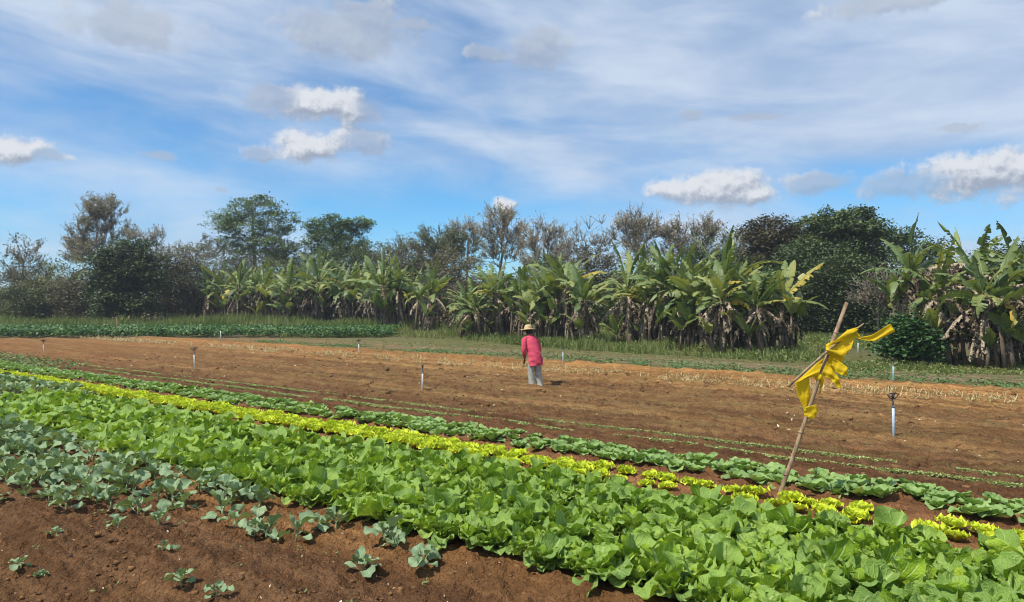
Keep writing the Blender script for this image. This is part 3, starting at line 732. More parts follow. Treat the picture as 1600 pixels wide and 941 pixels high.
def make_banana(seed, h=3.0, nl=9, torn=.5, ndead=9, leafL=2.0, skirt=1.0, topdead=False, sucker=True, hero=False):
    rs = RS(seed); root = link('banana_plant', None)
    tr = MB(); lf = MB(); dd = MB()
    lean = rs.randn(2) * .12
    top = np.array([lean[0], lean[1], h])
    tube(tr, [(0, 0, -.1), (lean[0] * .1, lean[1] * .1, h * .25), (lean[0] * .4, lean[1] * .4, h * .6), top], [.17, .15, .12, .07], 10)
    for k in range(int(16 * skirt)):       # peeling sheaths hugging the trunk
        z0 = rs.uniform(.45, 1.0) * h; az = rs.rand() * 6.28; L = rs.uniform(.6, 1.3) * min(1, z0 / 1.3)
        b = np.array([lean[0] * (z0 / h) ** 1.5, lean[1] * (z0 / h) ** 1.5, z0]) + np.array([math.cos(az), math.sin(az), 0]) * .12
        banana_leaf(dd, b, L, .26, az, math.radians(-35), math.radians(52), rs, 1.0, True, rs.rand(), pet=.02)
    for k in range(ndead):
        z0 = h * rs.uniform(.72, 1.02); az = rs.rand() * 6.28
        b = np.array([lean[0] * .9, lean[1] * .9, z0]) + np.array([math.cos(az), math.sin(az), 0]) * .07
        L = leafL * rs.uniform(.5, .95)
        up = topdead and rs.rand() < .4
        banana_leaf(dd, b, L if up else min(L, z0 * .9 + .1), rs.uniform(.2, .36), az, math.radians(rs.uniform(50, 80) if up else rs.uniform(-10, 40)), math.radians(rs.uniform(60, 130) if up else rs.uniform(75, 115)), rs, 1.0, True, rs.rand(), pet=.2)
    for k in range(nl):
        q = k / max(1, nl - 1); az = k * 2.45 + rs.uniform(-.7, .7)
        a0 = math.radians(22 + 60 * q + rs.uniform(-14, 10)); bend = math.radians((125 - 88 * q) * rs.uniform(.5, 1.3))
        L = leafL * rs.uniform(.72, 1.15) * (.85 + .15 * q)
        rn = .97 + .02 * rs.rand() if rs.rand() < .06 and q < .6 else min(.94, .05 + .9 * rs.rand())
        banana_leaf(lf, top + np.array([math.cos(az) * .04, math.sin(az) * .04, -.35 * (1 - q)]), L, leafL * .215 * rs.uniform(.8, 1.2), az, a0, bend, rs, torn * rs.uniform(.4, 1.6), False, rn)
    if hero:
        banana_leaf(lf, top, 2.5, .5, 0.0, math.radians(52), math.radians(14), rs, 1.0, False, .975)
        banana_leaf(lf, top, 2.1, .5, .5, math.radians(74), math.radians(12), rs, .2, False, .8)
    if sucker:
        for k in range(rs.randint(2, 5)):
            a = rs.rand() * 6.28; bx, by = math.cos(a) * rs.uniform(.35, .8), math.sin(a) * rs.uniform(.35, .8); hs = rs.uniform(.4, 2.3)
            tube(tr, [(bx, by, -.1), (bx * 1.05, by * 1.05, hs * .6), (bx * 1.1, by * 1.1, hs)], [.08, .06, .035], 8)
            for j in range(6):
                banana_leaf(lf, (bx * 1.1, by * 1.1, hs), rs.uniform(.8, 1.7), .36, j * 2.4 + rs.rand(), math.radians(rs.uniform(50, 82)), math.radians(rs.uniform(20, 70)), rs, .3, False, rs.uniform(.35, .85))
    tr.obj('trunk', M['pstem'], root); lf.obj('leaves', [M['banana'], M['banana']], root); dd.obj('dead_leaves', [M['deadleaf'], M['deadleaf']], root)
    return root
variants = {
    'L': [make_banana(11 + i, h=2.2 + .35 * (i % 3), nl=13, torn=1.1, ndead=12, leafL=2.1, skirt=1.0) for i in range(6)],
    'M': [make_banana(31 + i, h=2.3 + .3 * (i % 3), nl=15, torn=1.1, ndead=14, leafL=2.3, skirt=1.3) for i in range(7)],
    'R': [make_banana(61 + i, h=2.7 + .3 * (i % 2), nl=12, torn=1.2, ndead=24, leafL=2.2, skirt=1.7, topdead=True) for i in range(6)],
}
ban_used = {}
G1 = 'banana plants in the long far row on the left'; G2 = 'banana plants in the middle clump behind the worker'; G3 = 'banana plants in the thick clump right of the worker'; G4 = 'banana plants in the near clump at the right edge'
LB = {1: 'tattered banana plant in the long far row behind the leafy green crop', 2: 'banana plant in the middle clump directly behind the worker', 3: 'banana plant with brown skirt in the thick clump between worker and yellow ribbon', 4: 'banana plant with many dead brown leaves in the near clump at the right edge'}
bl = []  # px, base y, top y, cluster, label override
for px, by, ty, lab in [(322, 508, 417, 'leftmost low banana plant fanning out at the start of the far row'), (350, 508, 414, None), (372, 511, 410, None), (395, 508, 408, None), (412, 511, 404, None), (436, 509, 408, None), (458, 512, 404, None), (480, 510, 402, None), (500, 512, 400, None),
                        (522, 511, 406, None), (545, 513, 402, None), (566, 512, 412, None), (588, 515, 400, None), (604, 518, 404, None), (628, 518, 402, 'banana plant with upright light green leaves near the end of the far row'), (662, 521, 404, 'last banana plant at the right end of the far row before the bare gap')]:
    bl.append((px, by, ty, 1, lab))
for px, by, ty, lab in [(722, 528, 436, 'short bushy banana plant first right of the bare gap'), (748, 529, 430, None), (786, 529, 388, 'tall banana plant with large arching leaves left of the worker hat'), (812, 531, 418, None), (845, 533, 392, None), (868, 534, 398, None), (893, 536, 392, None), (918, 538, 402, 'banana plant with low spreading leaves at the right end of the middle clump')]:
    bl.append((px, by, ty, 2, lab))
for px, by, ty, lab in [(985, 541, 388, 'first banana plant on the left of the thick clump'), (1008, 542, 398, None), (1036, 543, 378, None), (1064, 544, 368, 'tallest banana plant of the thick clump with a dark upright leaf'), (1085, 547, 384, None), (1108, 549, 378, None), (1130, 553, 392, None), (1150, 549, 372, None), (1172, 549, 396, None),
                        (1190, 554, 408, None), (1226, 551, 392, 'banana plant with one long yellowing leaf slanting out to the right')]:
    bl.append((px, by, ty, 3, lab))
for px, by, ty, lab in [(1450, 566, 342, 'tall tattered banana plant at the left of the near clump above the green shrub'), (1483, 572, 358, None), (1500, 563, 340, None), (1532, 575, 372, None), (1556, 567, 340, None), (1580, 577, 350, None), (1606, 569, 338, None), (1640, 575, 345, None)]:
    bl.append((px, by, ty, 4, lab))
extra = []
for (a, b) in zip(bl[:-1], bl[1:]):
    if a[3] == b[3] and a[3] in (1, 2, 3): extra.append(((a[0] + b[0]) / 2 + random.uniform(-4, 4), (a[1] + b[1]) / 2 - 3, (a[2] + b[2]) / 2 + random.uniform(2, 22), a[3], None))
bl += extra
for i, (px, by, ty, cl, lab) in enumerate(bl):
    key = {1: 'L', 2: 'M', 3: 'M', 4: 'R'}[cl]
    k = i % len(variants[key]); pr = variants[key][k]
    if px == 1226: o = make_banana(99, h=2.45, nl=9, torn=.6, ndead=9, leafL=2.2, skirt=1.4, hero=True)
    elif (key, k) not in ban_used: o = pr; ban_used[(key, k)] = 1
    else: o = copy_tree(pr)
    x, y = P(px, by); want = (by - ty + (0 if lab else (random.uniform(-10, 8) + {1: 9, 2: 2, 3: -6, 4: -4}[cl]))) / F_PX * y
    hv = {'L': [2.2, 2.55, 2.9], 'M': [2.3, 2.6, 2.9], 'R': [2.7, 3.0]}[key]; full = hv[k % len(hv)] + {'L': 1.95, 'M': 2.1, 'R': 2.0}[key]
    s = want / full
    o.location = (x, y, gz(x, y)); o.rotation_euler = (0, 0, 0) if px == 1226 else (random.uniform(-.14, .14), random.uniform(-.14, .14), (i * 1.7) % 6.28); o.scale = (max(s, .85), max(s, .85), s * random.uniform(.9, 1.08))
    tag(o, lab or LB[cl], 'banana plant', {1: G1, 2: G2, 3: G3, 4: G4}[cl])

# ------------------------------------------------------------------ grass, weeds, far crop (stuff)
rs = RS(5)
def in_poly(n, poly, rs):
    poly = np.array(poly); mn, mx = poly.min(0), poly.max(0); out = []
    tot = 0
    while tot < n:
        p = mn + rs.rand(n * 2, 2) * (mx - mn); c = np.zeros(len(p), bool); j = len(poly) - 1
        for i in range(len(poly)):
            xi, yi = poly[i]; xj, yj = poly[j]
            cond = ((yi > p[:, 1]) != (yj > p[:, 1])) & (p[:, 0] < (xj - xi) * (p[:, 1] - yi) / (yj - yi + 1e-9) + xi)
            c ^= cond; j = i
        out.append(p[c]); tot += c.sum()
    return np.concatenate(out)[:n]
# far leafy crop on the left
mb = MB()
poly = [(-42, 41.8), (-7, 42.6), (-7.5, 50), (-46, 52)]
rows = in_poly(2600, poly, rs)
for c in rows:
    m = 22; r = .26
    pp = np.stack([c[0] + rs.randn(m) * r * .6, c[1] + rs.randn(m) * r * .6, rs.uniform(.12, .52, m)], 1)
    diamonds(mb, pp, rs.uniform(.10, .22, m), rs, 1.0, .75, np.clip(rs.rand() * .6 + rs.rand(m) * .5, 0, 1))
tag(mb.obj('leafy_crop', M['crop']), 'dark green leafy crop along the far left field edge', None, None, 'stuff')
mb = MB()
g1 = in_poly(26000, [(-60, 50), (-7, 49), (-5, 56), (-60, 62)], rs)
blades_g(mb, g1, rs.uniform(.5, 1.05, len(g1)) * (.6 + .8 * vnoise(g1[:, 0] * .5, g1[:, 1] * .5)), .05, rs, .5, np.clip(vnoise(g1[:, 0] * .4, g1[:, 1] * .4) * .7 + rs.rand(len(g1)) * .3, 0, 1))
tag(mb.obj('tall_grass', M['grass']), 'tall green weeds behind the leafy crop', None, None, 'stuff')
# verge grass in front of and between the banana plants
mb = MB()
def verge(pix, n, hmin, hmax, mbx, r0=0, r1=1, w=.03, jit=0):
    p = in_poly(n, [P(*q) for q in pix], rs)
    dn = vnoise(p[:, 0] * .9, p[:, 1] * .9); p = p[rs.rand(n) < .15 + 1.3 * dn]; n = len(p); dn = vnoise(p[:, 0] * .9, p[:, 1] * .9) ** 1.3
    hh = rs.uniform(hmin, hmax, n) * (.2 + 1.6 * dn)
    blades_g(mbx, p, hh, w, rs, .8, np.clip(r0 + (r1 - r0) * (vnoise(p[:, 0] * .6 + 5, p[:, 1] * .6) * .6 + rs.rand(n) * .4), 0, 1))
    m = n // 3; c = p[:m] + rs.randn(m, 2) * .05; zz = ground_h(c[:, 0], c[:, 1]) + hh[:m] * rs.uniform(.2, 1, m)
    diamonds(mbx, np.stack([c[:, 0], c[:, 1], zz], 1), rs.uniform(.06, .16, m), rs, .8, .45)
verge([(440, 528), (600, 527), (700, 530), (900, 548), (1080, 558), (1290, 571), (1300, 556), (1150, 543), (1000, 534), (800, 524), (640, 512), (420, 512)], 46000, .08, .42, mb, 0, 1, .03)
verge([(1230, 546), (1400, 548), (1400, 518), (1235, 516)], 15000, .15, .32, mb, .1, .75, .03)
verge([(930, 536), (980, 538), (975, 508), (930, 508)], 5000, .2, .4, mb, .1, .9, .035)
verge([(1290, 582), (1600, 588), (1700, 590), (1700, 572), (1290, 566)], 12000, .05, .2, mb, .1, .9, .022)
tag(mb.obj('verge_grass', M['grass']), 'green grass along the foot of the banana plants', None, None, 'stuff')
# low creeping weeds in the fallow strip
mb = MB()
n = 26000
u = rs.uniform(-8, 34, n); v = rs.normal(22.6, .75, n); v2 = rs.uniform(21.2, 27.5, n); v = np.where(rs.rand(n) < .75, v, v2)
x, y = uv2xy(u, v); ok = (y < 41) & (fbm(x * .7, y * .7, 3) > .36 - .12 * (x > 3)) & (fbm(x * 2.1 + 9, y * 2.1, 2) > .30); x, y = x[ok], y[ok]
pp = np.stack([x, y, ground_h(x, y) + rs.uniform(.01, .10, len(x))], 1)
diamonds(mb, pp, rs.uniform(.05, .13, len(x)), rs, 1.5, .5)
tag(mb.obj('creeping_weeds', M['weed']), 'low weeds over the fallow strip beyond the worked soil', None, None, 'stuff')
# tiny weeds across the worked soil
mb = MB(); n = 9000
u = rs.uniform(-2, 45, n); v = rs.uniform(10.8, 20.5, n); x, y = uv2xy(u, v)
ok = (y < 41) & (fbm(u * .25, v * 1.3, 3) > .42); x, y = x[ok], y[ok]
pp = np.stack([x, y, ground_h(x, y) + rs.uniform(.015, .05, len(x))], 1)
diamonds(mb, pp, rs.uniform(.02, .05, len(x)), rs, 1.5, .5)
# weeds near the far left end of the cabbage row
n = 1500; u = rs.uniform(25, 33, n); v = rs.uniform(9.0, 10.8, n); x, y = uv2xy(u, v)
diamonds(mb, np.stack([x, y, ground_h(x, y) + rs.uniform(.02, .2, n)], 1), rs.uniform(.06, .14, n), rs, 1.0, .5)
# small weeds on the near soil
for k in range(46):
    cx, cy = uv2xy(rs.uniform(1, 10), rs.uniform(2.0, 4.3)); m = rs.randint(3, 9)
    pp = np.stack([cx + rs.randn(m) * .03, cy + rs.randn(m) * .03, gz(cx, cy) + rs.uniform(.02, .06, m)], 1)
    diamonds(mb, pp, rs.uniform(.02, .05, m), rs, .8, .4, rs.uniform(.5, 1, m))
tag(mb.obj('small_weeds', M['weed']), 'tiny weeds sprouting on the worked soil', None, None, 'stuff')
# the two thin lines of seedlings
mb = MB()
for vv in (10.35, 10.95):
    n = 15000; u = rs.uniform(-1, 24 if vv < 10.6 else 27, n)
    v = vv + .05 * np.sin(u * 1.7) + (fbm(u * 1.5, u * 0 + vv, 2) - .37) * .22 + rs.randn(n) * .015
    keep = fbm(u * .9 + vv * 7, u * 0, 3) > .20
    x, y = uv2xy(u[keep], v[keep])
    pp = np.stack([x, y, ground_h(x, y) + rs.uniform(.015, .06, len(x))], 1)
    diamonds(mb, pp, rs.uniform(.022, .05, len(x)), rs, .8, .45)
tag(mb.obj('seedling_rows', M['seedling']), 'two thin wavy lines of pale green seedlings', None, None, 'stuff')
# wilted onion row
mb = MB()
for vv, nn in ((18.7, 1150), (19.25, 900)):
    u = rs.uniform(-4, 47, nn); v = vv + rs.randn(nn) * .07; keep = fbm(u * .8 + vv, u * 0, 3) > .30; u, v = u[keep], v[keep]
    x, y = uv2xy(u, v); z = ground_h(x, y)
    for xx, yy, zz in zip(x, y, z):
        for j in range(rs.randint(2, 5)):
            a = rs.rand() * 6.28; L = rs.uniform(.12, .34); el = rs.uniform(.05, 1.4)
            d = np.array([math.cos(a) * math.cos(el), math.sin(a) * math.cos(el), math.sin(el)])
            p0 = np.array([xx, yy, zz + .005]); p1 = p0 + d * L * .6; p2 = p1 + (d + np.array([0, 0, -1.1])) * L * .35
            p2[2] = max(p2[2], zz + .02)
            s_ = np.array([-math.sin(a), math.cos(a), .4]) * .007
            mb.add([p0 - s_, p0 + s_, p1 + s_, p1 - s_, p2 + s_ * .4, p2 - s_ * .4], [[0, 1, 2, 3], [3, 2, 4, 5]], None, rs.rand())
tag(mb.obj('wilted_stalks', M['straw']), 'pale wilted onion stalks lying in a long row', None, None, 'stuff')
# clods and pale flakes
def lumps(mb, x, y, sz, rs, rnd=None):
    n = len(x)
    cube = np.array([[-1, -1, -1], [1, -1, -1], [1, 1, -1], [-1, 1, -1], [-1, -1, 1], [1, -1, 1], [1, 1, 1], [-1, 1, 1]]) * .5
    q = np.array([[0, 3, 2, 1], [4, 5, 6, 7], [0, 1, 5, 4], [1, 2, 6, 5], [2, 3, 7, 6], [3, 0, 4, 7]])
    V = cube[None] * sz[:, None, None] * (1 + rs.uniform(-.35, .35, (n, 8, 3)))
    a = rs.rand(n) * 6.28; c, s = np.cos(a)[:, None], np.sin(a)[:, None]
    X = V[:, :, 0] * c - V[:, :, 1] * s; Y = V[:, :, 0] * s + V[:, :, 1] * c
    z = ground_h(x, y)
    V = np.stack([X + x[:, None], Y + y[:, None], V[:, :, 2] * .7 + (z + sz * .2)[:, None]], -1).reshape(-1, 3)
    qq = (q[None] + (np.arange(n) * 8)[:, None, None]).reshape(-1, 4)
    mb.add(V, qq, None, np.repeat(rs.rand(n), 8))
mb = MB(); n = 9000
u = rs.uniform(-1, 14, n); v = rs.uniform(1.2, 4.8, n); x, y = uv2xy(u, v); sz = rs.exponential(.009, n) + .006
lumps(mb, x, y, np.minimum(sz, .045), rs)
n = 5000; u = rs.uniform(-1, 30, n); v = rs.uniform(8, 20.5, n); x, y = uv2xy(u, v); ok = y < 40; lumps(mb, x[ok], y[ok], np.minimum(rs.exponential(.018, ok.sum()) + .015, .10), rs)
co = mb.obj('soil_clods', M['clod'], smooth=True); tag(co, 'loose clods of red brown soil', None, None, 'stuff')
mb = MB(); n = 1100
u = rs.uniform(-1, 30, n); v = np.concatenate([rs.uniform(11.2, 18.5, n - 330), rs.uniform(1.5, 4.6, 330)]); u[-330:] = rs.uniform(0, 10, 330)
x, y = uv2xy(u, v); z = ground_h(x, y)
keep = fbm(x * .6, y * .6, 2) > .33; keep[-330:] = True
x, y, z = x[keep], y[keep], z[keep]
diamonds(mb, np.stack([x, y, z + .03 + .012 * rs.rand(len(x))], 1), np.concatenate([rs.uniform(.03, .09, len(x) - 330), rs.uniform(.01, .035, 330)]), rs, .9, .45)
tag(mb.obj('pale_plant_scraps', M['flake']), 'pale dry plant scraps scattered over the soil', None, None, 'stuff')

# ------------------------------------------------------------------ sprinklers
def make_sprinkler(px, by, ty, mat, label, arms=True, rz=0.0, tilt=0.0):
    x, y = P(px, by); Ht = (by - ty) / F_PX * y; hr = Ht * .70 if arms else Ht
    root = link('sprinkler' if arms else 'riser_pipe', None); root.location = (x, y, gz(x, y)); root.rotation_euler = (0, tilt, rz)
    r = .020
    a = MB(); root.rotation_euler = (random.uniform(-.03, .03), random.uniform(-.04, .04), rz); tube(a, [(0, 0, -.15), (0, 0, hr * .5), (0, 0, hr)], [r, r, r], 14); a.obj('riser', mat, root)
    if arms:
        hz = hr; H = Ht - hr
        b = MB(); tube(b, [(0, 0, hz - .012), (0, 0, hz + .02)], [r * 1.3, r * 1.3], 12); tube(b, [(0, 0, hz + .02), (0, 0, hz + .3 * H), (0, 0, hz + .55 * H)], [r * .75, r * .6, r * .85], 12)
        b.obj('neck', M['brass'], root)
        c = MB(); w = H * .52
        tube(c, [(0, 0, hz + .5 * H), (-w * .7, 0, hz + .72 * H), (-w, 0, hz + .92 * H), (-w * .4, 0, hz + 1.0 * H), (w * .4, 0, hz + 1.0 * H), (w, 0, hz + .92 * H), (w * .7, 0, hz + .72 * H), (0, 0, hz + .5 * H)], [.009] * 8, 6)
        c.obj('head_frame', M['black'], root)
        d = MB(); tube(d, [(0, 0, hz + .5 * H), (0, 0, hz + .8 * H), (0, 0, hz + 1.0 * H)], [.014, .02, .012], 8)
        tube(d, [(0, 0, hz + .78 * H), (w * .5, .03, hz + .86 * H), (w * .95, .05, hz + 1.02 * H)], [.012, .010, .008], 8)
        tube(d, [(0, 0, hz + .74 * H), (-w * .6, -.02, hz + .8 * H), (-w * 1.15, -.03, hz + .86 * H)], [.010, .008, .012], 8)
        d.obj('nozzle', M['black'], root)
    tag(root, label, 'sprinkler' if arms else 'pipe', 'sprinklers on risers across the field'); return root
W, Bp, Pb = M['white_pipe'], M['blue_pipe'], M['pale_blue_pipe']
make_sprinkler(1397, 684, 614, Pb, 'nearest sprinkler on a pale blue riser right of the yellow ribbon', rz=.3)
make_sprinkler(1396, 603, 566, Bp, 'turquoise sprinkler riser behind the nearest sprinkler at the weedy strip', rz=.9)
make_sprinkler(660, 610, 569, W, 'white sprinkler riser in bare soil left of the worker', rz=1.5)
make_sprinkler(304, 576, 542, W, 'white sprinkler riser on red soil in the left part of the field', rz=.2)
make_sprinkler(68, 553, 531, W, 'white sprinkler riser near the left edge of the field', rz=.8)
make_sprinkler(561, 552, 531, W, 'white sprinkler riser by the fallow strip under the banana row', rz=.4)
make_sprinkler(880, 571, 545, Pb, 'blue grey sprinkler riser just right of the worker', rz=1.3)
make_sprinkler(344, 532, 517, W, 'tiny white riser pipe at the edge of the leafy crop', False)
make_sprinkler(1341, 552, 536, W, 'short white riser pipe in the grass behind the yellow ribbon', False)
make_sprinkler(183, 528, 496, M['wood'], 'thin wooden post standing in the leafy crop below the evergreen', False)

# ------------------------------------------------------------------ stake with yellow ribbon
def stake():
    bx, by_ = P(1213, 790); Yb = by_
    def S(px, py, dY=0.0):            # point in the leaning plane of the stake
        Y = Yb + dY; return np.array([(px - 800) / F_PX * Y, Y, H_CAM - (py - Y_HOR) / F_PX * Y])
    root = link('ribbon_stake', None); root.location = (bx, by_, 0)
    off = np.array([bx, by_, 0])
    L = lambda p: np.asarray(p) - off
    a = MB(); pts = [L(S(1206, 812)), L(S(1213, 788)), L(S(1236, 722)), L(S(1262, 646)), L(S(1290, 566)), L(S(1323, 473))]
    pts[2] = pts[2] + [.004, 0, 0]; pts[4] = pts[4] - [.006, 0, 0]
    tube(a, pts, [.0245, .024, .023, .021, .020, .019], 12)
    for px, py in ((1228, 742), (1251, 676), (1306, 520)): p = L(S(px, py)); dd_ = np.array([.004, 0, .009]); tube(a, [p - dd_, p, p + dd_], [.022, .0265, .022], 12)
    a.obj('pole', M['wood'], root)
    b = MB(); tube(b, [L(S(1232, 604, -.05)), L(S(1262, 576, -.045)), L(S(1302, 541, -.04)), L(S(1347, 508, -.03)), L(S(1350, 505, -.03))], [.014, .0135, .012, .008, .004], 10); b.obj('cross_stick', M['wood'], root)
    def ribbon(top, bot, dY, amp=.012, seed=0, name='ribbon'):
        """strip between two pixel polylines, with folds and thickness"""
        rs = RS(seed); n = 40; t = np.linspace(0, 1, n)
        def rs_poly(pl):
            pl = np.array(pl, float); k = np.linspace(0, 1, len(pl)); return np.stack([np.interp(t, k, pl[:, 0]), np.interp(t, k, pl[:, 1])], 1)
        A, B = rs_poly(top), rs_poly(bot); nx = 9; sv = np.linspace(0, 1, nx)
        dz = np.interp(t, np.linspace(0, 1, len(dY)), dY)
        V = []
        for i in range(n):
            for s in sv:
                p = A[i] * (1 - s) + B[i] * s
                w = amp * (math.sin(s * 7 + t[i] * 5 + seed) + .6 * math.sin(s * 15 + t[i] * 11 + seed * 2) + .5 * math.sin(t[i] * 17 + seed))
                V.append(L(S(p[0], p[1], dz[i] + w)))
        V = np.array(V); idx = np.arange(n * nx).reshape(n, nx)
        q = np.stack([idx[:-1, :-1], idx[:-1, 1:], idx[1:, 1:], idx[1:, :-1]], -1).reshape(-1, 4)
        m = MB(); m.add(V, q); o = m.obj(name, M['tape'], root)
        md = o.modifiers.new('Solidify', 'SOLIDIFY'); md.thickness = .0012
        return o
    # streamer to the right
    ribbon([(1344, 508), (1338, 516), (1345, 527), (1362, 524), (1391, 506)], [(1330, 520), (1334, 527), (1348, 531), (1366, 534), (1399, 518)], [-.03, -.03, -.06, -.05, -.10], .006, 1)
    # main gathered piece, upper
    ribbon([(1344, 510), (1324, 516), (1305, 532), (1291, 538)], [(1338, 520), (1330, 545), (1316, 560), (1290, 553)], [-.03, -.05, -.05, -.03], .014, 2)
    # sail between pole and stick
    ribbon([(1314, 548), (1297, 553), (1278, 566), (1241, 600)], [(1320, 562), (1302, 578), (1283, 589), (1262, 590)], [.01, .05, .055, .02], .012, 3)
    # hanging long strip on the left
    ribbon([(1242, 597), (1247, 620), (1256, 640), (1260, 649)], [(1264, 588), (1266, 615), (1268, 630), (1275, 637)], [.03, .05, .05, .03], .006, 4)
    ribbon([(1259, 636), (1256, 642), (1257, 650)], [(1276, 632), (1277, 645), (1272, 656)], [-.05, -.04, -.045], .004, 9)
    # lobes on the right of the pole
    ribbon([(1302, 560), (1314, 566), (1325, 575), (1325, 586)], [(1300, 572), (1306, 582), (1315, 587), (1322, 587)], [-.04, -.05, -.07, -.06], .005, 5)
    ribbon([(1292, 566), (1303, 580), (1312, 592), (1315, 606)], [(1283, 586), (1294, 591), (1303, 598), (1309, 607)], [-.035, -.05, -.06, -.055], .008, 6)
    ribbon([(1272, 590), (1280, 602), (1283, 614)], [(1290, 582), (1286, 602), (1278, 616)], [.045, .05, .045], .006, 7)
    # knot round the pole
    k = MB(); rs2 = RS(8)
    p = L(S(1299, 543, 0)); ax = L(S(1323, 473)) - L(S(1213, 788)); ax = ax / np.linalg.norm(ax)
    for j in range(3):
        c = p + ax * (-.045 + .035 * j); tube(k, [c - ax * .022, c - ax * .008, c + ax * .008, c + ax * .022], [.028, .036 + .004 * j, .034, .027], 14)
    c = L(S(1281, 590, 0)); tube(k, [c - ax * .035, c, c + ax * .035], [.0245, .029, .0245], 12)
    k.obj('ribbon_knot', M['tape'], root)
    tag(root, 'leaning wooden stake with torn yellow ribbons tied on in the lettuce row', 'stake')
stake()

# ------------------------------------------------------------------ worker
def person():
    px, py = 837, 604.5
    x, y = P(px, py); root = link('person', None); root.location = (x, y, gz(x, y) - .02); root.rotation_euler = (0, 0, math.radians(35))
    # body: one skinned figure (x right, y forward, z up)
    J = []; E = []; R = []
    def j(p, r, par=None):
        J.append(p); R.append(r if isinstance(r, tuple) else (r, r)); i = len(J) - 1
        if par is not None: E.append((par, i))
        return i
    pel = j((0, 0, .74), (.11, .09)); ab = j((0, .08, .92), (.11, .09), pel); ch = j((0, .17, 1.10), (.12, .09), ab); sh = j((0, .23, 1.21), (.08, .06), ch)
    nk = j((0, .28, 1.30), .042, sh); hd = j((0, .325, 1.385), (.066, .08), nk); hd2 = j((0, .335, 1.455), (.062, .075), hd)
    hands = []
    for s in (-1, 1):
        a = j((s * .15, .235, 1.18), .045, sh); el = j((s * .235, .165, .93), .036, a); wr = j((s * .125, .305, .72), .024, el)
        pm = j((s * .105, .335, .68), (.030, .018), wr); kn = j((s * .095, .355, .64), (.034, .015), pm)
        for f, (dx, ln) in enumerate(((-.028, .062), (-.010, .072), (.009, .068), (.026, .052))):
            f1 = j((s * (.09 + dx), .368, .615), .0085, kn); f2 = j((s * (.088 + dx), .371, .615 - ln * .5), .0078, f1); j((s * (.085 + dx), .36, .615 - ln), .0065, f2)
        t1 = j((s * .075, .345, .66), .010, pm); j((s * .06, .355, .625), .008, t1)
        hp = j((s * .065, 0, .68), (.075, .08), pel); kneey = .02 if s > 0 else .09
        kn_ = j((s * .085, kneey, .40), .055, hp); an = j((s * .10, kneey - .05, .09), .036, kn_)
        ft = j((s * .11, kneey + .02, .045), (.036, .03), an); j((s * .12, kneey + .10, .035), (.03, .022), ft)
    me = bpy.data.meshes.new('body'); me.from_pydata(J, E, []); b = link('body', me, root)
    sk = b.modifiers.new('Skin', 'SKIN'); 
    lay = me.skin_vertices[0] if len(me.skin_vertices) else None
    if lay is None:
        bpy.context.view_layer.objects.active = b; b.select_set(True); bpy.ops.mesh.customdata_skin_add(); lay = me.skin_vertices[0]; b.select_set(False)
    for i, r in enumerate(R): lay.data[i].radius = r; lay.data[i].use_root = (i == 0)
    ss = b.modifiers.new('Sub', 'SUBSURF'); ss.levels = ss.render_levels = 2
    dg = bpy.context.evaluated_depsgraph_get(); nm = bpy.data.meshes.new_from_object(b.evaluated_get(dg)); b.modifiers.clear(); b.data = nm
    nm.materials.clear(); nm.materials.append(M['skin'])
    for p in nm.polygons: p.use_smooth = True
    # face features on the far side of the head
    f = MB()
    for s in (-1, 1):
        tube(f, [(s * .028, .402, 1.415), (s * .028, .412, 1.413)], [.011, .006], 8)
    f.obj('eye', M['hair'], root)
    f = MB(); tube(f, [(0, .405, 1.41), (0, .425, 1.385), (0, .408, 1.375)], [.008, .014, .012], 8); tube(f, [(-.022, .404, 1.345), (0, .412, 1.343), (.022, .404, 1.345)], [.005, .007, .005], 6)
    for s in (-1, 1): tube(f, [(s * .068, .325, 1.43), (s * .078, .315, 1.40), (s * .068, .325, 1.37)], [.010, .014, .008], 8)
    f.obj('face', M['skin'], root)
    hr = MB(); rings(hr, [(0, .280, 1.315, .05, .03), (0, .285, 1.35, .074, .055), (0, .295, 1.40, .083, .075), (0, .305, 1.45, .086, .085), (0, .315, 1.49, .07, .07)], 16); hr.obj('hair', M['hair'], root)
    # hat
    h = MB(); ht = -.10
    rings(h, [(0, .325, 1.437, .185, .195, 0, ht), (0, .325, 1.450, .192, .20, 0, ht), (0, .325, 1.452, .15, .155, 0, ht), (0, .325, 1.458, .102, .112, 0, ht), (0, .322, 1.468, .098, .108, 0, ht), (0, .320, 1.51, .092, .10, 0, ht), (0, .318, 1.545, .082, .09, 0, ht), (0, .317, 1.562, .055, .06, 0, ht), (0, .316, 1.565, .02, .02, 0, ht)], 28)
    h.obj('straw_hat', M['hat'], root)
    h = MB(); rings(h, [(0, .324, 1.466, .1005, .1105, 0, ht), (0, .323, 1.470, .101, .111, 0, ht), (0, .322, 1.484, .0985, .108, 0, ht)], 28, cap=False); h.obj('hat_band', M['hat'], root)
    # shirt
    s_ = MB()
    rows = [(0, -.01, .545, .176, .158, 0, -.1), (0, -.005, .60, .184, .168, 0, -.1), (0, .005, .68, .18, .164, 0, -.12), (0, .025, .78, .172, .152, 0, -.2), (0, .065, .88, .170, .145, 0, -.25), (0, .115, .98, .176, .138, 0, -.3), (0, .165, 1.08, .176, .130, 0, -.32),
            (0, .20, 1.15, .182, .122, 0, -.32), (0, .23, 1.21, .166, .105, 0, -.32), (0, .255, 1.255, .118, .078, 0, -.32), (0, .27, 1.285, .062, .056, 0, -.3), (0, .28, 1.305, .052, .050, 0, -.3)]
    rings(s_, [tuple(np.array(rows[i]) * (1 - f) + np.array(rows[min(i + 1, len(rows) - 1)]) * f) for i in range(len(rows) - 1) for f in (0, .25, .5, .75)] + [rows[-1]], 48)
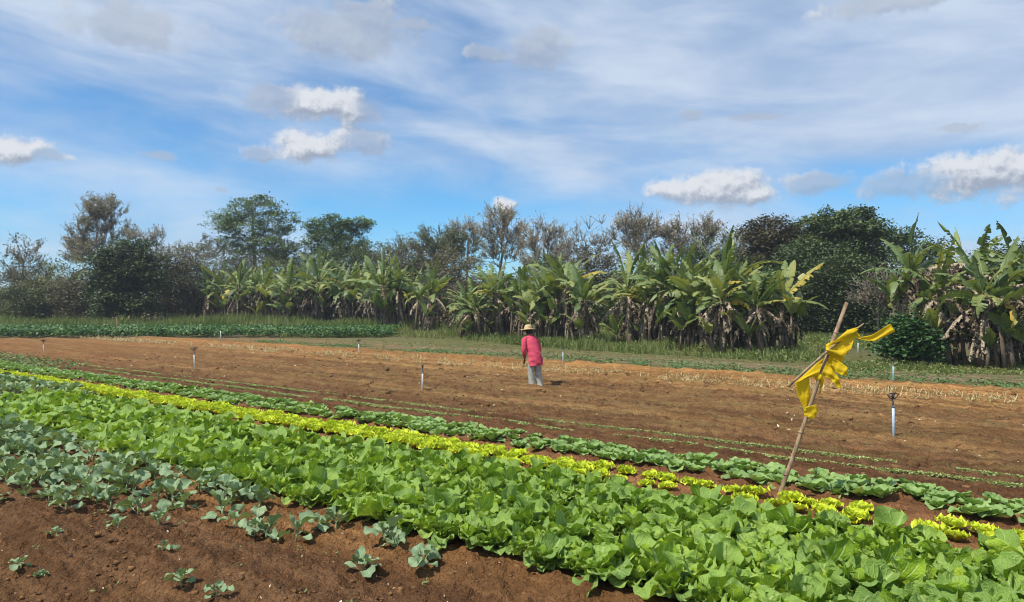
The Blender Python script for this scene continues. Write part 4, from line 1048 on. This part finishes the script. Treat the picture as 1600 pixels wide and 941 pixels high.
    v = s_.V[-1]; a = np.arctan2(v[:, 1], v[:, 0]); k_ = 1.3 - v[:, 2]
    v[:, 0] += (.020 * np.sin(a * 5 + v[:, 2] * 14) + .012 * np.sin(a * 2 - v[:, 2] * 40)) * k_; v[:, 1] += (.016 * np.sin(a * 4 + v[:, 2] * 19) + .007 * np.sin(a * 3 + v[:, 2] * 46)) * k_
    for s in (-1, 1):
        pts = [(s * .115, .235, 1.215), (s * .17, .235, 1.18), (s * .205, .215, 1.09), (s * .235, .17, .98), (s * .235, .165, .91), (s * .205, .20, .85), (s * .165, .25, .79), (s * .135, .29, .74)]
        tube(s_, pts, [.066, .078, .072, .064, .062, .056, .048, .043], 14)
        v = s_.V[-1]; v += .006 * np.sin(v[:, 2:3] * 60 + v[:, 0:1] * 30)
    s_.obj('shirt', M['shirt'], root)
    # trousers
    t_ = MB()
    for s in (-1, 1):
        ky = .02 if s > 0 else .09
        rings(t_, [(s * .088, ky - .05, .035, .080, .100), (s * .088, ky - .055, .09, .076, .094), (s * .095, ky - .045, .20, .076, .086), (s * .088, ky - .01, .36, .083, .086), (s * .08, ky - .01, .50, .088, .096), (s * .066, .0, .64, .086, .100), (s * .05, -.005, .72, .08, .10)], 20)
        v = t_.V[-1]; a = np.arctan2(v[:, 1] - ky, v[:, 0] - s * .09); w = .009 * np.sin(v[:, 2] * 48 + a * 2) * np.clip((.6 - v[:, 2]) * 3, 0, 1); v[:, 0] += w; v[:, 1] += w * .8
    t_.obj('trousers', M['trousers'], root)
    for s in (-1, 1):
        ky = .02 if s > 0 else .09; bt = MB()
        rings(bt, [(s * .11, ky - .045, -.01, .048, .07), (s * .112, ky + .0, .015, .052, .125), (s * .112, ky + .0, .05, .050, .12), (s * .11, ky - .03, .08, .045, .07), (s * .105, ky - .05, .13, .042, .05)], 16)
        bt.obj('boot', M['boot'], root)
    tag(root, 'stooping worker in pink long sleeved shirt, grey trousers and straw hat in the bare field', 'person')
person()

# ------------------------------------------------------------------ light, sky
SUN_EL = math.radians(57); sx, sy = -.88, -.47          # sun sits behind and to the left of the camera
az = math.atan2(sx, sy)
sd = Vector((sx, sy, 0)).normalized() * math.cos(SUN_EL); sd.z = math.sin(SUN_EL)
sl = bpy.data.lights.new('sun', 'SUN'); sl.energy = 4.8; sl.angle = math.radians(.53); sl.color = (1, .94, .83)
so = link('sun', sl); so.rotation_euler = sd.to_track_quat('Z', 'Y').to_euler(); so.location = (-20, -10, 40)

def build_world():
    w = bpy.data.worlds.new('World'); scene.world = w; w.use_nodes = True
    g = NT.__new__(NT); g.t = w.node_tree; g.t.nodes.clear()
    out = g.t.nodes.new('ShaderNodeOutputWorld')
    sky = g.N('ShaderNodeTexSky', sky_type='NISHITA', sun_disc=False, sun_elevation=SUN_EL, sun_rotation=az, altitude=1100, air_density=1.0, dust_density=.35, ozone_density=2.2)
    d = g.N('ShaderNodeTexCoord').outputs['Generated']
    sp = g.N('ShaderNodeSeparateXYZ', {0: d})
    A = g.math('ARCTAN2', sp.outputs[0], sp.outputs[1]); Ee = g.math('ARCSINE', sp.outputs[2])
    ae = g.N('ShaderNodeCombineXYZ', {0: A, 1: Ee, 2: 0.0}).outputs[0]
    def vm(op, a, b): return g.N('ShaderNodeVectorMath', {0: a, 1: b}, operation=op).outputs[0]
    # --- cirrus veil
    warp = g.N('ShaderNodeTexNoise', {'Vector': vm('MULTIPLY', ae, (1.6, 5, 1)), 'Scale': 1.2, 'Detail': 3.0}).outputs['Color']
    wv = vm('MULTIPLY', vm('SUBTRACT', warp, (.5, .5, .5)), (.20, .11, 0))
    p = vm('ADD', ae, wv)
    rot = g.N('ShaderNodeVectorRotate', {'Vector': p, 'Angle': .09}, rotation_type='Z_AXIS').outputs[0]
    c1 = g.noise(vm('MULTIPLY', rot, (1.7, 7.0, 1)), 1.25, 6, .5)
    c2 = g.noise(vm('MULTIPLY', rot, (5, 17.0, 1)), 1.1, 5, .55)
    cc = g.math('ADD', g.math('MULTIPLY', c1, .8), g.math('MULTIPLY', c2, .2))
    base = g.ramp(Ee, [(0.0, (.50,) * 3), (.07, (.28,) * 3), (.125, (.10,) * 3), (.16, (.26,) * 3), (.20, (.52,) * 3), (.30, (.60,) * 3), (.42, (.60,) * 3), (1, (.45,) * 3)])
    rgt = g.ss(A, -.15, .45, 0, .40)
    b_ = g.math('ADD', base, rgt)
    veil = g.math('ADD', b_, g.math('MULTIPLY', g.math('SUBTRACT', cc, .5), 3.0))
    veil = g.ss(veil, -.12, .92)
    skyc = g.mix(1.0, sky.outputs[0], c4((.60, 1.16, 1.48)), 'MULTIPLY')
    col = g.mix(g.math('MULTIPLY', veil, .9), skyc, g.mix(g.ss(g.math('ADD', g.math('MULTIPLY', c2, .6), g.math('MULTIPLY', c1, .4)), .36, .66), c4((4.0, 5.2, 7.2)), c4((6.4, 7.3, 8.6))))
    # --- cumulus, each at its own bearing
    CL = [(490, 160, 96, 19), (440, 148, 50, 12), (560, 174, 32, 16), (490, 232, 56, 19), (560, 222, 44, 18), (415, 240, 34, 11), (20, 232, 62, 21), (78, 244, 30, 6), (247, 244, 24, 6), (349, 293, 9, 4),
          (1115, 298, 88, 20), (1140, 285, 50, 18), (1175, 306, 44, 12), (1050, 297, 40, 12), (1540, 275, 118, 34), (1500, 262, 54, 24), (1590, 262, 60, 26), (1400, 290, 58, 18), (1270, 288, 54, 14),
          (200, 40, 92, 26), (165, 30, 40, 16), (545, 52, 90, 30), (575, 22, 50, 18), (500, 62, 34, 22), (845, 76, 44, 22), (855, 58, 22, 16), (760, 82, 30, 9), (1078, 177, 18, 7), (786, 322, 18, 10), (1400, 2, 90, 14), (640, 38, 36, 8), (1500, 198, 40, 6), (1180, 186, 50, 5)]
    GREY = [(200, 40, 120, 40), (545, 45, 120, 50), (845, 76, 70, 40), (1400, 290, 70, 26), (1290, 290, 70, 22), (1400, 0, 110, 30), (1078, 177, 30, 12), (415, 150, 50, 26), (590, 172, 34, 40), (570, 225, 36, 24), (760, 82, 40, 16), (640, 38, 60, 16), (1500, 198, 60, 10), (1180, 186, 70, 10), (405, 240, 34, 14), (247, 244, 40, 14), (349, 293, 20, 12), (80, 244, 30, 10)]
    wn = g.N('ShaderNodeTexNoise', {'Vector': ae, 'Scale': 26.0, 'Detail': 6.0, 'Roughness': .62}).outputs['Color']
    wn2 = g.N('ShaderNodeTexNoise', {'Vector': ae, 'Scale': 9.0, 'Detail': 4.0, 'Roughness': .6}).outputs['Color']
    pw = vm('ADD', vm('ADD', ae, vm('MULTIPLY', vm('SUBTRACT', wn, (.5, .5, .5)), (.030, .022, 0))), vm('MULTIPLY', vm('SUBTRACT', wn2, (.5, .5, .5)), (.03, .014, 0)))
    def field(vec, lst):
        F = None
        for (cx, cy, rx, ry) in lst:
            a0 = math.atan((cx - 800) / F_PX); e0 = math.atan((Y_HOR - cy) / F_PX * math.cos(a0)); k = F_PX / math.cos(a0) ** 1.5
            dd_ = vm('MULTIPLY', vm('SUBTRACT', vec, (a0, e0, 0)), (k / rx / 1.15, k / ry / 1.3, 0))
            l = g.N('ShaderNodeVectorMath', {0: dd_}, operation='LENGTH').outputs['Value']
            f = g.math('SUBTRACT', 1.0, l)
            F = f if F is None else g.N('ShaderNodeMath', {0: F, 1: f, 2: .25}, operation='SMOOTH_MAX').outputs[0]
        return F
    F0 = field(pw, CL); F1 = field(vm('ADD', pw, (-.006, .011, 0)), CL)
    fb = g.noise(ae, 30.0, 9, .66); fb2 = g.noise(vm('ADD', ae, (-.004, .006, 0)), 30.0, 9, .66)
    dens = g.ss(g.math('ADD', F0, g.math('MULTIPLY', g.math('SUBTRACT', fb, .5), 2.0)), -.24, .46)
    lit = g.math('ADD', g.math('MULTIPLY', g.math('SUBTRACT', F0, F1), 1.1), g.math('MULTIPLY', g.math('SUBTRACT', fb, fb2), 3.2))
    lit = g.ss(g.math('ADD', lit, .10), -.55, .75)
    grey = g.ss(field(pw, GREY), -.1, .6)
    lit = g.math('MULTIPLY', lit, g.math('SUBTRACT', 1.0, g.math('MULTIPLY', grey, .75)))
    ccol = g.mix(lit, c4((3.4, 3.9, 4.9)), c4((7.5, 7.75, 8.2)))
    dens = g.math('MULTIPLY', dens, g.math('SUBTRACT', .96, g.math('MULTIPLY', grey, .40)))
    col = g.mix(dens, col, ccol)
    bg = g.N('ShaderNodeBackground', {'Color': col, 'Strength': .09})
    g.t.links.new(bg.outputs[0], out.inputs[0])
build_world()

hz = MB(); hv_ = [(-1500, -1500, -1.5), (1500, -1500, -1.5), (1500, 1500, -1.5), (-1500, 1500, -1.5), (-1500, -1500, 17), (1500, -1500, 17), (1500, 1500, 17), (-1500, 1500, 17)]
hz.add(hv_, [[0, 3, 2, 1], [4, 5, 6, 7], [0, 1, 5, 4], [1, 2, 6, 5], [2, 3, 7, 6], [3, 0, 4, 7]])
hm = NT('haze_air'); pv = hm.N('ShaderNodeVolumePrincipled', {'Color': (.80, .88, 1, 1), 'Density': .00062, 'Anisotropy': .2})
hm.t.links.new(pv.outputs[0], hm.out.inputs['Volume'])
tag(hz.obj('haze', hm.m, smooth=False), 'thin pale haze in the air over the field', None, None, 'stuff')

# ------------------------------------------------------------------ camera
cd = bpy.data.cameras.new('camera'); co_ = link('camera', cd); cd.sensor_width = 36; cd.sensor_fit = 'HORIZONTAL'; cd.lens = 26.0
cd.clip_start = .05; cd.clip_end = 6000
co_.location = (0, 0, H_CAM); co_.rotation_euler = (math.radians(90) - math.atan((470.5 - Y_HOR) / F_PX), 0, 0)
scene.camera = co_
vs = scene.view_settings; vs.view_transform = 'Standard'; vs.look = 'None'; vs.gamma = 1; vs.exposure = 0.2; vs.use_curve_mapping = False
scene.cycles.filter_width = 1.05; scene.cycles.max_bounces = 4; scene.cycles.transparent_max_bounces = 2; scene.cycles.diffuse_bounces = 2; scene.cycles.glossy_bounces = 1; scene.cycles.transmission_bounces = 2
